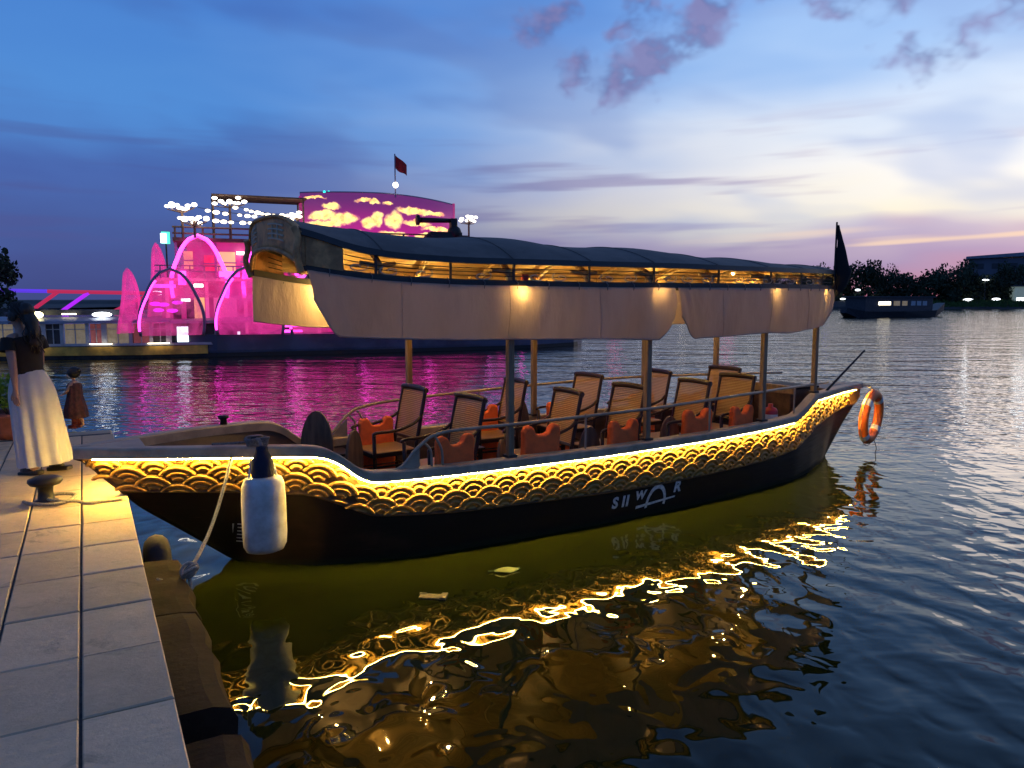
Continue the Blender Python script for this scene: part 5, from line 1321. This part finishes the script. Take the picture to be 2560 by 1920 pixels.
for u0, u1, mt, hot in ((46, 38, 'br_red', 'br_redhot'), (62, 54, 'br_violet', 'br_violethot'), (76, 68, 'br_violethot', 'br_violethot'), (28, 22, 'br_red', 'br_redhot'), (34, 28, 'br_violet', 'br_red')):
    zt = float(np.interp(u0, [t_[0] for t_ in tops], [t_[1] for t_ in tops]))
    q = MB(); q.tube([BP(u0, zt), BP(u1, .2)], .38, 6); q.build('diagonal', mt, br)
    q = MB(); q.ball(tuple(BP(u1 - 1, .1)), .8, 10, 6, (2.2, .8, .75)); q.build('floodlight', hot, br, smooth=True)
for u in (54, 70, 84):
    zt = float(np.interp(u, [t_[0] for t_ in tops], [t_[1] for t_ in tops]))
    q = MB(); q.tube([BP(u, zt), BP(u - 3, 0)], .25, 6); q.build('diagonal', 'br_red' if u < 60 else 'br_violet', br)
q = MB(); q.box(BP(48, 5.0), (3.0, .6, .8)); q.build('white_lamp', 'lamp_white', br)

# ================================================================== FAR SHORE: trees, lamps, houses
def bank_y(x):
    return float(np.interp(x, [p[0] for p in bank_pts], [p[1] for p in bank_pts]))
def crown_mesh(seed, n_, lobes, palm=False):
    rr = random.Random(seed); q = MB()
    L = [(rr.gauss(0, .42), rr.gauss(0, .42), rr.uniform(.12, .90), rr.uniform(.24, .42)) for _ in range(lobes + 4)]
    for k in range(n_):
        cx, cy, cz, r_ = rr.choice(L)
        d = Vector((rr.gauss(0, 1), rr.gauss(0, 1), rr.gauss(0, .75))).normalized() * r_ * rr.random() ** .4
        p = Vector((cx, cy, cz)) + d
        a = Vector((rr.gauss(0, 1), rr.gauss(0, 1), rr.gauss(0, 1))).normalized(); b_ = a.cross(Vector((rr.gauss(0, 1), rr.gauss(0, 1), rr.gauss(0, 1)))).normalized()
        l = rr.uniform(.03, .075)
        q.add([p - a * l, p + b_ * l * .6, p + a * l, p - b_ * l * .6], [(0, 1, 2, 3)])
    me = bpy.data.meshes.new('crown'); me.from_pydata(q.v, [], q.f); me.materials.append(M['tree_leaf']); return me, L
CR = [crown_mesh(s_, 2600, l_) for s_, l_ in ((1, 9), (2, 7), (3, 11), (4, 6))]
def trunk_mesh(i):
    q = MB(); q.tube([(0, 0, -.05), (.02, 0, .25), (0, .02, .5)], [.045, .032, .02], 7)
    for cx, cy, cz, r_ in CR[i][1]: q.tube([(.01, 0, .3), (cx * .5, cy * .5, .3 + (cz - .3) * .6), (cx, cy, cz)], [.018, .012, .006], 5)
    me = bpy.data.meshes.new('trunk'); me.from_pydata(q.v, [], q.f); me.materials.append(M['bark']); return me
TR = [trunk_mesh(i) for i in range(4)]
rt = random.Random(21); tl_ = []
def tree(x, back, ht, wd, label, v):
    y = bank_y(x) + back; t = empty('shore_tree', (x, y, 2.0), rt.uniform(0, 6.28)); t.scale = (wd, wd, ht)
    link('crown', CR[v][0], t); link('trunk', TR[v], t)
    tag(t, label, 'tree', 'dark trees on the far bank'); return t
# right of the stern, counted from the furled flag outwards
spec = [(84, 16, 7.5, 7), (90, 14, 8.2, 6), (97, 18, 9.6, 7.5), (104, 15, 9.8, 6), (111, 18, 7.6, 9), (118, 15, 8.2, 7), (124, 17, 9.8, 6.5), (130, 15, 6.2, 7), (135, 18, 9.4, 5), (141, 15, 6.0, 6), (146, 14, 8.6, 8), (153, 15, 10.6, 9), (161, 14, 11.5, 10), (170, 14, 12.5, 11)]
NTH = ['first', 'second', 'third', 'fourth', 'fifth', 'sixth', 'seventh', 'eighth', 'ninth', 'tenth', 'eleventh', 'twelfth', 'thirteenth', 'fourteenth']
for i, (x, bk_, ht, wd) in enumerate(spec):
    tree(x, bk_, ht, wd, f'dark tree on the far bank, {NTH[i]} to the right of the furled flag', i % 4)
for i, x in enumerate(np.arange(-30, 80, 8.5)):
    o = tree(float(x), rt.uniform(12, 18), rt.uniform(5.0, 6.8), rt.uniform(7, 10), 'dark far-bank tree hidden behind the canopy and its curtains', i % 4); o['group'] = 'far trees behind the canopy'
for i, (x, y, ht, wd) in enumerate(((-106, 150, 10.0, 8), (-118, 156, 9.0, 8), (-113, 150, 12, 10))):
    t = empty('shore_tree', (x, y, .5), i); t.scale = (wd, wd, ht); link('crown', CR[i][0], t); link('trunk', TR[i], t)
    tag(t, ['dark tree at the left edge above the walking woman', 'dark tree past the left edge behind the tall one', 'tall dark tree just past the left edge'][i], 'tree')
lb_ = MB(); lb_.grid([[(-180, 140, -.3), (-180, 140, .6), (-180, 300, 1)], [(-104, 143, -.3), (-104, 144, .6), (-104, 300, 1)], [(-92, 152, -.3), (-93, 153, .6), (-98, 300, 1)]]); tag(lb_.build('left_bank', 'bank_earth'), kind='structure')
# shore lamps
def shore_lamp(x, back, z, mt, w_, h_, label, grp='small bright lamps along the far bank'):
    y = bank_y(x) + back; t = empty('shore_lamp', (x, y, 2.0))
    q = MB(); q.tube([(0, 0, 0), (0, 0, z)], .07, 5); q.build('pole', 'concrete_dark', t)
    q = MB(); q.ball((0, -.1, z), 1.0, 8, 5, (w_ / 2, .3, h_ / 2)); q.build('lamp_head', mt, t, smooth=True)
    tag(t, label, 'lamp', grp)
vis = [(93, 11, .6, 'far_white', 1.6, .5), (97, 12, 3.1, 'far_white', 1.6, .6), (101, 11, .7, 'far_white', 1.8, .55), (88, 11, 1.0, 'far_blue', 3.0, .7), (126, 11, 5.6, 'far_white', 2.0, .45),
       (122, 10, .35, 'far_white', 3.0, .7), (128, 10, .5, 'far_white', 2.4, .7), (146, 10, .2, 'far_white', 2.2, .9), (149, 10, .4, 'far_white', 2.0, .8), (155, 10, .9, 'far_white', 2.0, .8), (161, 10, .4, 'far_white', 2.4, 1.0), (164, 10, .9, 'far_white', 2.2, 1.1), (169, 10, .6, 'far_white', 2.6, .9)]
lam_l = ['white lamp low beside the furled flag', 'higher white lamp among the trees right of the furled flag', 'white lamp above the far river boat cabin', 'blue light strip beside the furled flag', 'single lamp high in the dark trees', 'white lamp just right of the far river boat', 'white lamp left of the lit kiosk',
         'first white lamp right of the lit kiosk', 'second white lamp right of the lit kiosk', 'third white lamp right of the lit kiosk', 'fourth white lamp right of the lit kiosk', 'fifth white lamp right of the lit kiosk', 'white lamp nearest the right edge of the far bank']
for v_, l_ in zip(vis, lam_l): shore_lamp(*v_, l_)
rr_ = random.Random(4)
for i, x in enumerate(np.arange(-22, 82, 6.5)):
    shore_lamp(float(x) + rr_.uniform(-1.5, 1.5), 9, rr_.uniform(2.5, 5.5), ['far_white', 'far_warm', 'far_white', 'far_pink', 'far_white'][i % 5], 1.7 if i % 5 != 3 else 4.5, .8 if i % 5 != 3 else 2.6, 'far-bank lamp behind the canopy that shows only as a streak on the water', 'far lamps behind the canopy')
# lit kiosk and grey building
kx = 137.5; ky = bank_y(kx) + 12
kk = empty('lit_kiosk', (kx, ky, 2.0), R(-20)); q = MB(); q.box((0, 0, 1.9), (11, 5, 3.8)); q.build('wall', 'far_wall_lit', kk)
q = MB(); q.box((0, 0, 3.95), (12, 6, .35)); q.build('roof', 'concrete_dark', kk)
for x, z, w_, h_, mt in ((-2.4, .5, 5.2, .8, 'far_white'), (2.6, .5, 3.6, .7, 'far_white'), (2.2, 1.3, 2.6, .5, 'far_pink'), (-1.5, 2.1, 2.4, .6, 'far_white'), (3.4, 2.2, 2.8, .8, 'far_white'), (.6, 3.6, 3.4, .35, 'far_white')):
    q = MB(); q.box((x, -2.55, z), (w_, .1, h_)); q.build('window', mt, kk)
tag(kk, 'lit white kiosk among the dark trees on the far bank', 'building')
gx = 176; gb = empty('far_building', (gx, bank_y(gx) + 80, 2.0), R(-30)); q = MB(); q.box((0, 0, 7), (44, 12, 14)); q.build('wall', 'far_wall', gb)
q = MB(); q.add([(-23, -7, 14), (23, -7, 15.5), (23, 7, 15.5), (-23, 7, 14), (-23, -7, 14.8), (23, -7, 17.5), (23, 7, 17.5), (-23, 7, 14.8)], [(3, 2, 1, 0), (4, 5, 6, 7), (0, 1, 5, 4), (1, 2, 6, 5), (2, 3, 7, 6), (3, 0, 4, 7)]); q.build('roof', 'sb_roof', gb)
for i in range(9):
    for j in range(3):
        q = MB(); q.box((-19 + i * 4.7, -6.06, 3.5 + j * 4), (2.4, .1, 1.8)); q.build('window', 'sb_dark', gb)
tag(gb, 'grey flat-roofed building rising behind trees at the right edge', 'building')
# dense undergrowth below the far trees
q = MB(); ru = random.Random(31)
for k in range(26000):
    x = ru.uniform(-40, 185); y = bank_y(x) + ru.uniform(11.5, 17); z = 2.0 + ru.random() ** 1.3 * (3.6 + 1.6 * math.sin(x * .31) + 1.0 * math.sin(x * .83 + 1)) * (1.25 if x > 142 else 1)
    a = Vector((ru.gauss(0, 1), ru.gauss(0, 1), ru.gauss(0, 1))).normalized(); b_ = a.cross(Vector((ru.gauss(0, 1), ru.gauss(0, 1), ru.gauss(0, 1)))).normalized(); l = ru.uniform(.25, .6); p = Vector((x, y, z))
    q.add([p - a * l, p + b_ * l * .6, p + a * l, p - b_ * l * .6], [(0, 1, 2, 3)])
tag(q.build('bank_thicket', 'tree_leaf', clean=False), 'dark mass of bushes below the far-bank trees', 'bushes', kind='stuff')
